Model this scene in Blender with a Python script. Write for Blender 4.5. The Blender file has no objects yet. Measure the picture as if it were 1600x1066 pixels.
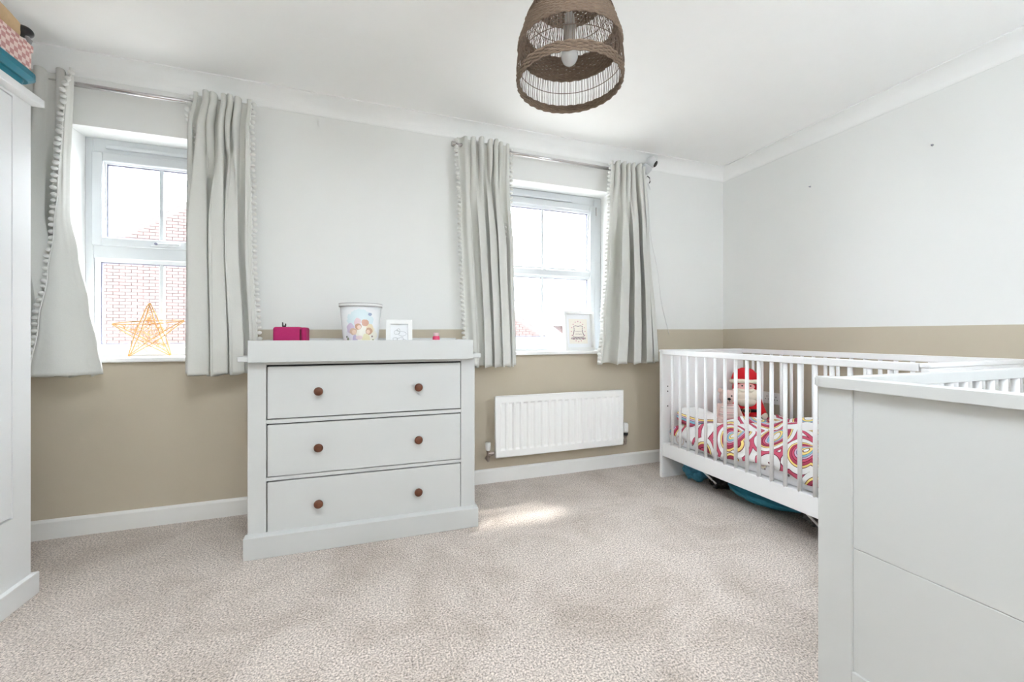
import bpy, bmesh, math, random
from mathutils import Vector, Matrix, noise

scene = bpy.context.scene
COL = scene.collection

# ------------------------------------------------------------------ camera
YAW = math.atan(229 / 640)
CAM_H = 1.012
cam_data = bpy.data.cameras.new('camera')
cam_data.sensor_fit = 'HORIZONTAL'
cam_data.sensor_width = 36.0
cam_data.lens = 36.0 * 640.0 / 1600.0
cam_data.shift_y = -(533 - 523) / 1600.0
cam_data.clip_start = 0.02
cam = bpy.data.objects.new('camera', cam_data)
cam.location = (0, 0, CAM_H)
cam.rotation_euler = (math.radians(90), 0, -YAW)
COL.objects.link(cam)
scene.camera = cam

# ------------------------------------------------------------------ sky, sun, exposure
world = bpy.data.worlds.new('sky')
scene.world = world
world.use_nodes = True
bg = world.node_tree.nodes['Background']
bg.inputs['Color'].default_value = (0.935, 0.975, 1.01, 1)
bg.inputs['Strength'].default_value = 17.0
sun_data = bpy.data.lights.new('sun', 'SUN')
sun_data.energy = 8.0
sun_data.angle = math.radians(4.0)
sun_data.color = (1.0, 0.96, 0.88)
sun = bpy.data.objects.new('sun', sun_data)
sun.rotation_euler = Vector((-0.35, -0.44, -1.0)).to_track_quat('-Z', 'Y').to_euler()
sun.location = (3, 8, 12)
COL.objects.link(sun)
vs = scene.view_settings
vs.view_transform = 'Standard'
vs.look = 'None'
vs.gamma = 1.0
vs.use_curve_mapping = False
vs.exposure = 0.14
scene.cycles.max_bounces = 12
scene.cycles.diffuse_bounces = 8
scene.cycles.transparent_max_bounces = 16
scene.cycles.sample_clamp_indirect = 0.0

# ------------------------------------------------------------------ materials
def lin(r, g, b):
    f = lambda c: (c / 255 / 12.92) if c / 255 <= 0.04045 else ((c / 255 + 0.055) / 1.055) ** 2.4
    return (f(r), f(g), f(b), 1)

def new_mat(name):
    m = bpy.data.materials.new(name)
    m.use_nodes = True
    nt = m.node_tree
    return m, nt, nt.nodes['Principled BSDF']

def nd(nt, typ, **kw):
    n = nt.nodes.new(typ)
    for k, v in kw.items():
        setattr(n, k, v)
    return n

def plain(name, col, rough=0.5, metal=0.0, var=0.04, scale=12.0, bump=0.0, bscale=120.0, spec=0.5):
    """principled colour with a little procedural variation and relief"""
    m, nt, p = new_mat(name)
    p.inputs['Roughness'].default_value = rough
    p.inputs['Metallic'].default_value = metal
    p.inputs['Specular IOR Level'].default_value = spec
    tc = nd(nt, 'ShaderNodeTexCoord')
    no = nd(nt, 'ShaderNodeTexNoise')
    no.inputs['Scale'].default_value = scale
    no.inputs['Detail'].default_value = 4
    nt.links.new(tc.outputs['Object'], no.inputs['Vector'])
    mx = nd(nt, 'ShaderNodeMixRGB')
    mx.inputs['Color1'].default_value = tuple(c * (1 - var) for c in col[:3]) + (1,)
    mx.inputs['Color2'].default_value = tuple(min(1, c * (1 + var)) for c in col[:3]) + (1,)
    nt.links.new(no.outputs['Fac'], mx.inputs['Fac'])
    nt.links.new(mx.outputs['Color'], p.inputs['Base Color'])
    if bump > 0:
        n2 = nd(nt, 'ShaderNodeTexNoise')
        n2.inputs['Scale'].default_value = bscale
        n2.inputs['Detail'].default_value = 3
        nt.links.new(tc.outputs['Object'], n2.inputs['Vector'])
        b = nd(nt, 'ShaderNodeBump')
        b.inputs['Strength'].default_value = bump
        b.inputs['Distance'].default_value = 0.003
        nt.links.new(n2.outputs['Fac'], b.inputs['Height'])
        nt.links.new(b.outputs['Normal'], p.inputs['Normal'])
    return m

WHITE_WALL = (0.805, 0.81, 0.795, 1)
BEIGE = lin(194, 184, 166)

def wall_paint(name, axis_slope):
    """white above, beige below a hand-cut paint line about 1.05 m up"""
    m, nt, p = new_mat(name)
    p.inputs['Roughness'].default_value = 0.7
    p.inputs['Specular IOR Level'].default_value = 0.25
    tc = nd(nt, 'ShaderNodeTexCoord')
    sep = nd(nt, 'ShaderNodeSeparateXYZ')
    nt.links.new(tc.outputs['Object'], sep.inputs[0])
    sl = nd(nt, 'ShaderNodeMath', operation='MULTIPLY_ADD')
    nt.links.new(sep.outputs['X'], sl.inputs[0])
    sl.inputs[1].default_value = axis_slope
    sl.inputs[2].default_value = 1.042 if axis_slope else 1.057
    no = nd(nt, 'ShaderNodeTexNoise')
    no.inputs['Scale'].default_value = 6
    nt.links.new(tc.outputs['Object'], no.inputs['Vector'])
    wob = nd(nt, 'ShaderNodeMath', operation='MULTIPLY_ADD')
    nt.links.new(no.outputs['Fac'], wob.inputs[0])
    wob.inputs[1].default_value = 0.004
    nt.links.new(sl.outputs[0], wob.inputs[2])
    gt = nd(nt, 'ShaderNodeMath', operation='GREATER_THAN')
    nt.links.new(sep.outputs['Z'], gt.inputs[0])
    nt.links.new(wob.outputs[0], gt.inputs[1])
    n2 = nd(nt, 'ShaderNodeTexNoise')
    n2.inputs['Scale'].default_value = 3.0
    n2.inputs['Detail'].default_value = 5
    nt.links.new(tc.outputs['Object'], n2.inputs['Vector'])
    be = nd(nt, 'ShaderNodeMixRGB')
    be.inputs['Color1'].default_value = tuple(c * 0.95 for c in BEIGE[:3]) + (1,)
    be.inputs['Color2'].default_value = tuple(c * 1.05 for c in BEIGE[:3]) + (1,)
    nt.links.new(n2.outputs['Fac'], be.inputs['Fac'])
    mx = nd(nt, 'ShaderNodeMixRGB')
    nt.links.new(gt.outputs[0], mx.inputs['Fac'])
    nt.links.new(be.outputs['Color'], mx.inputs['Color1'])
    mx.inputs['Color2'].default_value = WHITE_WALL
    nt.links.new(mx.outputs['Color'], p.inputs['Base Color'])
    n3 = nd(nt, 'ShaderNodeTexNoise')
    n3.inputs['Scale'].default_value = 180
    nt.links.new(tc.outputs['Object'], n3.inputs['Vector'])
    b = nd(nt, 'ShaderNodeBump')
    b.inputs['Strength'].default_value = 0.08
    b.inputs['Distance'].default_value = 0.002
    nt.links.new(n3.outputs['Fac'], b.inputs['Height'])
    nt.links.new(b.outputs['Normal'], p.inputs['Normal'])
    return m

def carpet_mat():
    m, nt, p = new_mat('carpet_pile')
    p.inputs['Roughness'].default_value = 0.95
    p.inputs['Specular IOR Level'].default_value = 0.1
    p.inputs['Sheen Weight'].default_value = 0.25
    p.inputs['Sheen Roughness'].default_value = 0.6
    tc = nd(nt, 'ShaderNodeTexCoord')
    v = nd(nt, 'ShaderNodeTexNoise')
    v.inputs['Scale'].default_value = 150
    v.inputs['Detail'].default_value = 4
    v.inputs['Roughness'].default_value = 0.75
    nt.links.new(tc.outputs['Object'], v.inputs['Vector'])
    n1 = nd(nt, 'ShaderNodeTexNoise')
    n1.inputs['Scale'].default_value = 2.8
    n1.inputs['Detail'].default_value = 6
    n1.inputs['Roughness'].default_value = 0.7
    n1.inputs['Distortion'].default_value = 0.6
    nt.links.new(tc.outputs['Object'], n1.inputs['Vector'])
    r1 = nd(nt, 'ShaderNodeValToRGB')
    r1.color_ramp.elements[0].position = 0.34
    r1.color_ramp.elements[0].color = lin(98, 88, 81)
    r1.color_ramp.elements[1].position = 0.64
    r1.color_ramp.elements[1].color = lin(245, 232, 222)
    nt.links.new(v.outputs['Fac'], r1.inputs['Fac'])
    r2 = nd(nt, 'ShaderNodeValToRGB')
    r2.color_ramp.elements[0].position = 0.33
    r2.color_ramp.elements[0].color = (0.76, 0.735, 0.705, 1)
    r2.color_ramp.elements[1].position = 0.56
    r2.color_ramp.elements[1].color = (1, 1, 1, 1)
    nt.links.new(n1.outputs['Fac'], r2.inputs['Fac'])
    mx = nd(nt, 'ShaderNodeMixRGB', blend_type='MULTIPLY')
    mx.inputs['Fac'].default_value = 1
    nt.links.new(r1.outputs['Color'], mx.inputs['Color1'])
    nt.links.new(r2.outputs['Color'], mx.inputs['Color2'])
    nt.links.new(mx.outputs['Color'], p.inputs['Base Color'])
    b = nd(nt, 'ShaderNodeBump')
    b.inputs['Strength'].default_value = 0.7
    b.inputs['Distance'].default_value = 0.004
    nt.links.new(v.outputs['Fac'], b.inputs['Height'])
    nt.links.new(b.outputs['Normal'], p.inputs['Normal'])
    return m

def glass_mat():
    m = bpy.data.materials.new('window_glass')
    m.use_nodes = True
    nt = m.node_tree
    nt.nodes.clear()
    out = nd(nt, 'ShaderNodeOutputMaterial')
    tr = nd(nt, 'ShaderNodeBsdfTransparent')
    tr.inputs['Color'].default_value = (0.97, 0.985, 1, 1)
    gl = nd(nt, 'ShaderNodeBsdfGlossy')
    gl.inputs['Roughness'].default_value = 0.02
    lw = nd(nt, 'ShaderNodeLayerWeight')
    lw.inputs['Blend'].default_value = 0.5
    pw_ = nd(nt, 'ShaderNodeMath', operation='POWER')
    nt.links.new(lw.outputs['Facing'], pw_.inputs[0]); pw_.inputs[1].default_value = 4.0
    fr = nd(nt, 'ShaderNodeMath', operation='MULTIPLY_ADD')
    nt.links.new(pw_.outputs[0], fr.inputs[0]); fr.inputs[1].default_value = 0.5; fr.inputs[2].default_value = 0.03
    mx = nd(nt, 'ShaderNodeMixShader')
    nt.links.new(fr.outputs[0], mx.inputs[0])
    nt.links.new(tr.outputs[0], mx.inputs[1])
    nt.links.new(gl.outputs[0], mx.inputs[2])
    nt.links.new(mx.outputs[0], out.inputs[0])
    return m

def fabric_mat(name, col, transl=0.25, weave=500):
    m = bpy.data.materials.new(name)
    m.use_nodes = True
    nt = m.node_tree
    p = nt.nodes['Principled BSDF']
    out = nt.nodes['Material Output']
    p.inputs['Roughness'].default_value = 0.85
    p.inputs['Specular IOR Level'].default_value = 0.15
    tc = nd(nt, 'ShaderNodeTexCoord')
    no = nd(nt, 'ShaderNodeTexNoise')
    no.inputs['Scale'].default_value = weave
    nt.links.new(tc.outputs['Object'], no.inputs['Vector'])
    mx = nd(nt, 'ShaderNodeMixRGB')
    mx.inputs['Color1'].default_value = tuple(c * .93 for c in col[:3]) + (1,)
    mx.inputs['Color2'].default_value = tuple(min(1, c * 1.06) for c in col[:3]) + (1,)
    nt.links.new(no.outputs['Fac'], mx.inputs['Fac'])
    nt.links.new(mx.outputs['Color'], p.inputs['Base Color'])
    n2 = nd(nt, 'ShaderNodeTexNoise')
    n2.inputs['Scale'].default_value = 18
    n2.inputs['Detail'].default_value = 6
    nt.links.new(tc.outputs['Object'], n2.inputs['Vector'])
    b = nd(nt, 'ShaderNodeBump')
    b.inputs['Strength'].default_value = 0.25
    b.inputs['Distance'].default_value = 0.01
    nt.links.new(n2.outputs['Fac'], b.inputs['Height'])
    nt.links.new(b.outputs['Normal'], p.inputs['Normal'])
    t = nd(nt, 'ShaderNodeBsdfTranslucent')
    nt.links.new(mx.outputs['Color'], t.inputs['Color'])
    ms = nd(nt, 'ShaderNodeMixShader')
    ms.inputs[0].default_value = transl
    nt.links.new(p.outputs[0], ms.inputs[1])
    nt.links.new(t.outputs[0], ms.inputs[2])
    nt.links.new(ms.outputs[0], out.inputs[0])
    return m

def stripes_mat(name, stops, axis='Z', scale=1.0, base_rough=0.85, warp=0.0, shift=0.0):
    """constant colour bands along one object axis; stops = [(pos, colour)]"""
    m, nt, p = new_mat(name)
    p.inputs['Roughness'].default_value = base_rough
    tc = nd(nt, 'ShaderNodeTexCoord')
    sep = nd(nt, 'ShaderNodeSeparateXYZ')
    nt.links.new(tc.outputs['Object'], sep.inputs[0])
    src = sep.outputs[axis]
    if warp:
        no = nd(nt, 'ShaderNodeTexNoise')
        no.inputs['Scale'].default_value = 6
        nt.links.new(tc.outputs['Object'], no.inputs['Vector'])
        w = nd(nt, 'ShaderNodeMath', operation='MULTIPLY_ADD')
        nt.links.new(no.outputs['Fac'], w.inputs[0])
        w.inputs[1].default_value = warp
        nt.links.new(src, w.inputs[2])
        src = w.outputs[0]
    mu = nd(nt, 'ShaderNodeMath', operation='MULTIPLY_ADD')
    nt.links.new(src, mu.inputs[0])
    mu.inputs[1].default_value = scale
    mu.inputs[2].default_value = shift
    fr = nd(nt, 'ShaderNodeMath', operation='FRACT')
    nt.links.new(mu.outputs[0], fr.inputs[0])
    r = nd(nt, 'ShaderNodeValToRGB')
    fill_ramp(r.color_ramp, stops)
    nt.links.new(fr.outputs[0], r.inputs['Fac'])
    nt.links.new(r.outputs['Color'], p.inputs['Base Color'])
    return m

def fill_ramp(cr, stops):
    cr.interpolation = 'CONSTANT'
    cr.elements[0].position = stops[0][0]
    cr.elements[0].color = stops[0][1]
    cr.elements[1].position = stops[1][0]
    cr.elements[1].color = stops[1][1]
    for pos, c in stops[2:]:
        e = cr.elements.new(pos)
        e.color = c

RB_WHITE = (0.86, 0.86, 0.86, 1)
RB_MAR = lin(96, 28, 52)
RB_PINK = lin(206, 92, 118)
RB_RASP = lin(176, 70, 96)
RB_YEL = lin(246, 222, 140)
RB_BLUE = lin(140, 190, 212)
RB_LIL = lin(214, 190, 214)

def rainbow_mat(name, scale, seed):
    """white cotton printed with rainbow arcs outlined in maroon"""
    m, nt, p = new_mat(name)
    p.inputs['Roughness'].default_value = 0.85
    p.inputs['Specular IOR Level'].default_value = 0.15
    tc = nd(nt, 'ShaderNodeTexCoord')
    mp = nd(nt, 'ShaderNodeMapping')
    mp.inputs['Location'].default_value = (seed, seed * .7, 0)
    mp.inputs['Scale'].default_value = (1, 1, 0.6)
    nt.links.new(tc.outputs['Object'], mp.inputs['Vector'])
    vo = nd(nt, 'ShaderNodeTexVoronoi')
    vo.inputs['Scale'].default_value = scale
    vo.inputs['Randomness'].default_value = 0.8
    nt.links.new(mp.outputs['Vector'], vo.inputs['Vector'])
    r = nd(nt, 'ShaderNodeValToRGB')
    fill_ramp(r.color_ramp, [(0.0, RB_WHITE), (0.16, RB_MAR), (0.17, RB_YEL), (0.215, RB_MAR), (0.225, RB_BLUE),
                             (0.27, RB_MAR), (0.28, RB_LIL), (0.315, RB_MAR), (0.325, RB_PINK), (0.37, RB_MAR),
                             (0.38, RB_RASP), (0.43, RB_MAR), (0.44, RB_YEL), (0.475, RB_MAR), (0.485, RB_WHITE), (0.58, RB_MAR), (.59, RB_PINK),
                             (.66, RB_MAR), (.67, RB_WHITE)])
    nt.links.new(vo.outputs['Distance'], r.inputs['Fac'])
    nt.links.new(r.outputs['Color'], p.inputs['Base Color'])
    return m

def blobs_mat(name, base, blobs, rough=0.4):
    """flat print: coloured ellipses on a base colour, in object X/Z"""
    m, nt, p = new_mat(name)
    p.inputs['Roughness'].default_value = rough
    tc = nd(nt, 'ShaderNodeTexCoord')
    sep = nd(nt, 'ShaderNodeSeparateXYZ')
    nt.links.new(tc.outputs['Object'], sep.inputs[0])
    ylt = nd(nt, 'ShaderNodeMath', operation='LESS_THAN')
    nt.links.new(sep.outputs['Y'], ylt.inputs[0])
    ylt.inputs[1].default_value = 0.0
    no = nd(nt, 'ShaderNodeTexNoise')
    no.inputs['Scale'].default_value = 60
    nt.links.new(tc.outputs['Object'], no.inputs['Vector'])
    prev = None
    for cx, cz, rx, rz, col in blobs:
        def q(ax, c0, rr):
            a = nd(nt, 'ShaderNodeMath', operation='SUBTRACT')
            nt.links.new(sep.outputs[ax], a.inputs[0]); a.inputs[1].default_value = c0
            d = nd(nt, 'ShaderNodeMath', operation='DIVIDE')
            nt.links.new(a.outputs[0], d.inputs[0]); d.inputs[1].default_value = rr
            s = nd(nt, 'ShaderNodeMath', operation='MULTIPLY')
            nt.links.new(d.outputs[0], s.inputs[0]); nt.links.new(d.outputs[0], s.inputs[1])
            return s
        ad = nd(nt, 'ShaderNodeMath', operation='ADD')
        nt.links.new(q('X', cx, rx).outputs[0], ad.inputs[0])
        nt.links.new(q('Z', cz, rz).outputs[0], ad.inputs[1])
        ad2 = nd(nt, 'ShaderNodeMath', operation='ADD')
        nt.links.new(ad.outputs[0], ad2.inputs[0]); nt.links.new(no.outputs['Fac'], ad2.inputs[1])
        lt = nd(nt, 'ShaderNodeMath', operation='LESS_THAN')
        nt.links.new(ad2.outputs[0], lt.inputs[0]); lt.inputs[1].default_value = 1.5
        an = nd(nt, 'ShaderNodeMath', operation='MULTIPLY')
        nt.links.new(lt.outputs[0], an.inputs[0]); nt.links.new(ylt.outputs[0], an.inputs[1])
        mx = nd(nt, 'ShaderNodeMixRGB')
        nt.links.new(an.outputs[0], mx.inputs['Fac'])
        if prev is None:
            mx.inputs['Color1'].default_value = base
        else:
            nt.links.new(prev.outputs['Color'], mx.inputs['Color1'])
        mx.inputs['Color2'].default_value = col
        prev = mx
    nt.links.new(prev.outputs['Color'], p.inputs['Base Color'])
    return m

M = {}
M['wall_back'] = wall_paint('two_tone_wall_paint', 0.0045)
M['wall_side'] = wall_paint('two_tone_wall_paint_side', 0.0)
M['ceiling'] = plain('white_ceiling_paint', (0.92, 0.925, 0.915, 1), 0.75, var=0.01, bump=0.05, spec=0.2)
M['coving'] = plain('white_coving_paint', (0.88, 0.885, 0.875, 1), 0.6, var=0.01)
M['trim'] = plain('white_gloss_trim', (0.82, 0.82, 0.805, 1), 0.35, var=0.015)
M['carpet'] = carpet_mat()
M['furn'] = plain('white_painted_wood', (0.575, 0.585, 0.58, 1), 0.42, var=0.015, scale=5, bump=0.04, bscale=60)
M['ward'] = plain('white_wardrobe_paint', (0.80, 0.81, 0.815, 1), 0.4, var=0.015, scale=5, bump=0.04, bscale=60)
M['cot'] = plain('white_lacquered_wood', (0.82, 0.82, 0.825, 1), 0.38, var=0.015, scale=6)
M['gap'] = plain('painted_gap_shade', (0.02, 0.02, 0.022, 1), 0.9, var=0.0)  # near-black: the shade inside furniture gaps put into the colour
M['knob'] = plain('brown_wood_knob', lin(96, 52, 30), 0.5, var=0.35, scale=120)
M['upvc'] = plain('white_upvc', (0.62, 0.645, 0.665, 1), 0.3, var=0.01)
M['gasket'] = plain('dark_window_gasket', (0.22, 0.22, 0.30, 1), 0.7, var=0.0)
M['glass'] = glass_mat()
M['sill'] = plain('white_sill_gloss', (0.86, 0.86, 0.85, 1), 0.25, var=0.01)
M['rad'] = plain('white_radiator_enamel', (0.86, 0.86, 0.85, 1), 0.3, var=0.01)
M['chrome'] = plain('chrome', (0.62, 0.60, 0.60, 1), 0.18, metal=1.0, var=0.05)
M['brass'] = plain('worn_valve_metal', (0.36, 0.31, 0.28, 1), 0.35, metal=0.9, var=0.2, scale=80)
M['cam'] = plain('satin_white_camera_shell', (0.62, 0.63, 0.64, 1), 0.3, var=0.01)
M['black'] = plain('black_plastic', (0.012, 0.012, 0.013, 1), 0.4, var=0.0)
M['plastic'] = plain('white_plastic', (0.80, 0.80, 0.79, 1), 0.35, var=0.01)
M['curtain'] = fabric_mat('sage_grey_curtain', lin(222, 222, 217), 0.14)
M['pompom'] = plain('white_wool_pompom', (0.82, 0.82, 0.79, 1), 0.95, var=0.08, scale=200, bump=0.6, bscale=350)
M['rattan'] = plain('brown_rattan', lin(116, 98, 82), 0.7, var=0.34, scale=90, bump=0.4, bscale=300)
M['rattan_d'] = plain('dark_rattan_stick', lin(92, 74, 60), 0.7, var=0.25, scale=90)
M['bulb'] = plain('frosted_bulb', (0.62, 0.62, 0.61, 1), 0.12, var=0.01)
M['twig'] = plain('golden_twig', lin(206, 158, 92), 0.6, var=0.25, scale=120)
M['teal'] = plain('teal_plastic', lin(20, 118, 138), 0.32, var=0.04)
M['tealfab'] = plain('teal_nylon', lin(44, 128, 152), 0.55, var=0.12, scale=14, bump=0.5, bscale=25)
M['bluefab'] = plain('blue_nylon', lin(72, 142, 170), 0.55, var=0.12, scale=14, bump=0.5, bscale=30)
M['blackfab'] = plain('black_nylon', (0.012, 0.012, 0.014, 1), 0.45, var=0.3, scale=20, bump=0.4, bscale=30)
M['greybag'] = plain('grey_crumpled_plastic', lin(92, 90, 88), 0.3, var=0.4, scale=40, bump=0.8, bscale=35)
M['tan'] = plain('tan_plush', lin(206, 178, 140), 0.9, var=0.1, scale=60, bump=0.4, bscale=200)
M['magenta'] = plain('magenta_fabric', lin(176, 24, 96), 0.7, var=0.08, scale=60, bump=0.2, bscale=400)
M['magenta_d'] = plain('dark_magenta_fabric', lin(104, 8, 44), 0.7, var=0.1)
M['pinkliq'] = plain('pink_liquid_plastic', lin(214, 60, 104), 0.2, var=0.05)
M['palepink'] = plain('pale_pink_plastic', lin(236, 204, 208), 0.35, var=0.02)
M['paper'] = plain('cream_print_paper', lin(238, 232, 222), 0.9, var=0.02, scale=30)
M['mat_white'] = plain('white_picture_mount', (0.84, 0.85, 0.87, 1), 0.9, var=0.01)
M['ink'] = plain('plum_print_ink', lin(112, 84, 104), 0.9, var=0.15, scale=60)
M['ink_grey'] = plain('grey_print_ink', lin(168, 170, 172), 0.9, var=0.1, scale=60)
M['ink_pink'] = plain('pink_print_ink', lin(214, 168, 178), 0.9, var=0.1, scale=60)
M['brick'] = plain('red_brick', (0.090, 0.061, 0.056, 1), 0.9, var=0.3, scale=2.2, bump=0.3, bscale=40)
M['mortar'] = plain('pale_mortar', lin(98, 92, 90), 0.95, var=0.05, scale=3)
M['fascia'] = plain('white_bargeboard', (0.82, 0.83, 0.84, 1), 0.5, var=0.01)
M['roof'] = plain('grey_roof_tiles', lin(120, 122, 128), 0.8, var=0.15, scale=3)
M['ground'] = plain('pale_paving', lin(150, 146, 140), 0.9, var=0.1, scale=1.5)
M['sheet'] = plain('white_cot_sheet', (0.82, 0.82, 0.83, 1), 0.85, var=0.05, scale=30, bump=0.3, bscale=40)
M['duvet'] = rainbow_mat('rainbow_print_duvet', 5.6, 0.83)
M['pillow'] = stripes_mat('rainbow_print_pillow', [(0, RB_WHITE), (.10, RB_MAR), (.12, RB_YEL), (.20, RB_MAR), (.22, RB_RASP), (.32, RB_MAR), (.34, RB_PINK), (.43, RB_MAR),
                                                   (.45, RB_BLUE), (.56, RB_MAR), (.58, RB_LIL), (.64, RB_MAR), (.66, RB_YEL), (.73, RB_MAR), (.75, RB_WHITE)], 'Z', 7.6, warp=0.012, shift=.50)
M['plush_pink'] = plain('pale_pink_plush', lin(212, 186, 178), 0.95, var=0.08, scale=60, bump=0.5, bscale=220)
M['jumper'] = stripes_mat('striped_toy_jumper', [(0, lin(226, 206, 200)), (.55, lin(198, 186, 182)), (.7, lin(236, 220, 214)), (.9, lin(204, 160, 160))], 'Z', 22)
M['red'] = plain('red_felt', lin(200, 16, 30), 0.9, var=0.08, scale=60, bump=0.3, bscale=220)
M['beard'] = plain('cream_plush_beard', lin(232, 224, 206), 0.95, var=0.05, scale=60, bump=0.6, bscale=180)
M['face'] = plain('pink_toy_face', lin(236, 178, 174), 0.8, var=0.06, scale=30)

def gingham_mat():
    m, nt, p = new_mat('pink_check_board')
    p.inputs['Roughness'].default_value = 0.7
    tc = nd(nt, 'ShaderNodeTexCoord')
    ch = nd(nt, 'ShaderNodeTexChecker')
    ch.inputs['Scale'].default_value = 52
    ch.inputs['Color1'].default_value = lin(198, 146, 142)
    ch.inputs['Color2'].default_value = lin(232, 208, 202)
    nt.links.new(tc.outputs['Object'], ch.inputs['Vector'])
    nt.links.new(ch.outputs['Color'], p.inputs['Base Color'])
    return m
M['gingham'] = gingham_mat()

# ------------------------------------------------------------------ builders
def link(name, mesh, mat=None, parent=None, smooth=False):
    if mat is not None:
        mesh.materials.append(M[mat] if isinstance(mat, str) else mat)
    if smooth:
        for poly in mesh.polygons:
            poly.use_smooth = True
    o = bpy.data.objects.new(name, mesh)
    COL.objects.link(o)
    if parent is not None:
        o.parent = parent
    return o

def obj(name, bm, mat, parent=None, smooth=False):
    bmesh.ops.recalc_face_normals(bm, faces=bm.faces)
    me = bpy.data.meshes.new(name)
    bm.to_mesh(me)
    bm.free()
    return link(name, me, mat, parent, smooth)

def tag(o, label, cat, group=None, kind=None):
    o['label'] = label
    o['category'] = cat
    if group:
        o['group'] = group
    if kind:
        o['kind'] = kind
    return o

def thing(name, label, cat, loc=(0, 0, 0), rz=0.0, group=None):
    o = bpy.data.objects.new(name, None)
    o.empty_display_size = 0.1
    o.location = loc
    o.rotation_euler = (0, 0, rz)
    COL.objects.link(o)
    return tag(o, label, cat, group)

def struct(o):
    o['kind'] = 'structure'
    return o

def BM():
    return bmesh.new()

def box(bm, x0, x1, y0, y1, z0, z1, bev=0.0, seg=2):
    t = bmesh.new()
    bmesh.ops.create_cube(t, size=1)
    for v in t.verts:
        v.co = Vector(((x0 + x1) / 2 + v.co.x * (x1 - x0), (y0 + y1) / 2 + v.co.y * (y1 - y0), (z0 + z1) / 2 + v.co.z * (z1 - z0)))
    if bev > 0:
        bmesh.ops.bevel(t, geom=list(t.edges), offset=bev, segments=seg, profile=0.5, affect='EDGES')
    merge(bm, t)
    return bm

def merge(bm, t, mat=None):
    me = bpy.data.meshes.new('tmp')
    if mat is not None:
        t.transform(mat)
    t.to_mesh(me)
    t.free()
    bm.from_mesh(me)
    bpy.data.meshes.remove(me)

def bx(*a, **k):
    return box(BM(), *a, **k)

def tube(bm, pts, r, n=8, closed=False, caps=True):
    """tube along a list of points; r is a number or one per point"""
    pts = [Vector(p) for p in pts]
    N = len(pts)
    rings = []
    up = Vector((0, 0, 1))
    for i, p in enumerate(pts):
        if closed:
            d = pts[(i + 1) % N] - pts[i - 1]
        else:
            d = pts[min(i + 1, N - 1)] - pts[max(i - 1, 0)]
        if d.length < 1e-9:
            d = Vector((0, 0, 1))
        d.normalize()
        a = d.cross(up)
        if a.length < 1e-3:
            a = d.cross(Vector((1, 0, 0)))
        a.normalize()
        b = d.cross(a)
        rr = r[i] if isinstance(r, (list, tuple)) else r
        rings.append([bm.verts.new(p + a * (rr * math.cos(2 * math.pi * k / n)) + b * (rr * math.sin(2 * math.pi * k / n))) for k in range(n)])
    for i in range(N if closed else N - 1):
        A, B = rings[i], rings[(i + 1) % N]
        for k in range(n):
            bm.faces.new((A[k], A[(k + 1) % n], B[(k + 1) % n], B[k]))
    if caps and not closed:
        bm.faces.new(rings[0][::-1])
        bm.faces.new(rings[-1])
    return bm

def lathe(bm, prof, n=32, center=(0, 0, 0), axis='Z', cap=True):
    """revolve (r, h) profile about an axis through center"""
    c = Vector(center)
    rings = []
    for r, h in prof:
        ring = []
        for k in range(n):
            a = 2 * math.pi * k / n
            x, y = r * math.cos(a), r * math.sin(a)
            v = Vector((x, y, h)) if axis == 'Z' else (Vector((h, x, y)) if axis == 'X' else Vector((x, h, y)))
            ring.append(bm.verts.new(c + v))
        rings.append(ring)
    for i in range(len(rings) - 1):
        A, B = rings[i], rings[i + 1]
        for k in range(n):
            bm.faces.new((A[k], A[(k + 1) % n], B[(k + 1) % n], B[k]))
    if cap:
        bm.faces.new(rings[0][::-1])
        bm.faces.new(rings[-1])
    return bm

def ball(bm, c, r, sub=2, rot=None):
    t = bmesh.new()
    bmesh.ops.create_icosphere(t, subdivisions=sub, radius=1)
    r = (r, r, r) if isinstance(r, (int, float)) else r
    mt = Matrix.Translation(Vector(c))
    if rot is not None:
        mt = mt @ rot
    merge(bm, t, mt @ Matrix.Diagonal((r[0], r[1], r[2], 1)))
    return bm

def prism(bm, poly, h0, h1, plane='XY'):
    """extrude a 2D polygon"""
    def mk(p, h):
        return Vector((p[0], p[1], h)) if plane == 'XY' else (Vector((p[0], h, p[1])) if plane == 'XZ' else Vector((h, p[0], p[1])))
    a = [bm.verts.new(mk(p, h0)) for p in poly]
    b = [bm.verts.new(mk(p, h1)) for p in poly]
    n = len(poly)
    bm.faces.new(a[::-1])
    bm.faces.new(b)
    for i in range(n):
        bm.faces.new((a[i], a[(i + 1) % n], b[(i + 1) % n], b[i]))
    return bm

def remesh(o, voxel, smooth_iter=4):
    md = o.modifiers.new('remesh', 'REMESH')
    md.mode = 'VOXEL'
    md.voxel_size = voxel
    md.use_smooth_shade = True
    if smooth_iter:
        s = o.modifiers.new('smooth', 'SMOOTH')
        s.iterations = smooth_iter
        s.factor = 0.5
    return o

# ================================================================== THE ROOM
WB = 2.69            # back wall face
XR, XL = 2.88, -1.80
Y0 = -0.45
CH = 2.40
W1 = (-1.418, -0.765, 0.868, 2.078)
W2 = (0.769, 1.771, 0.868, 2.100)
WN = (1.40, 2.10, 1.25, 2.05)         # window added behind the camera for more daylight

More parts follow.
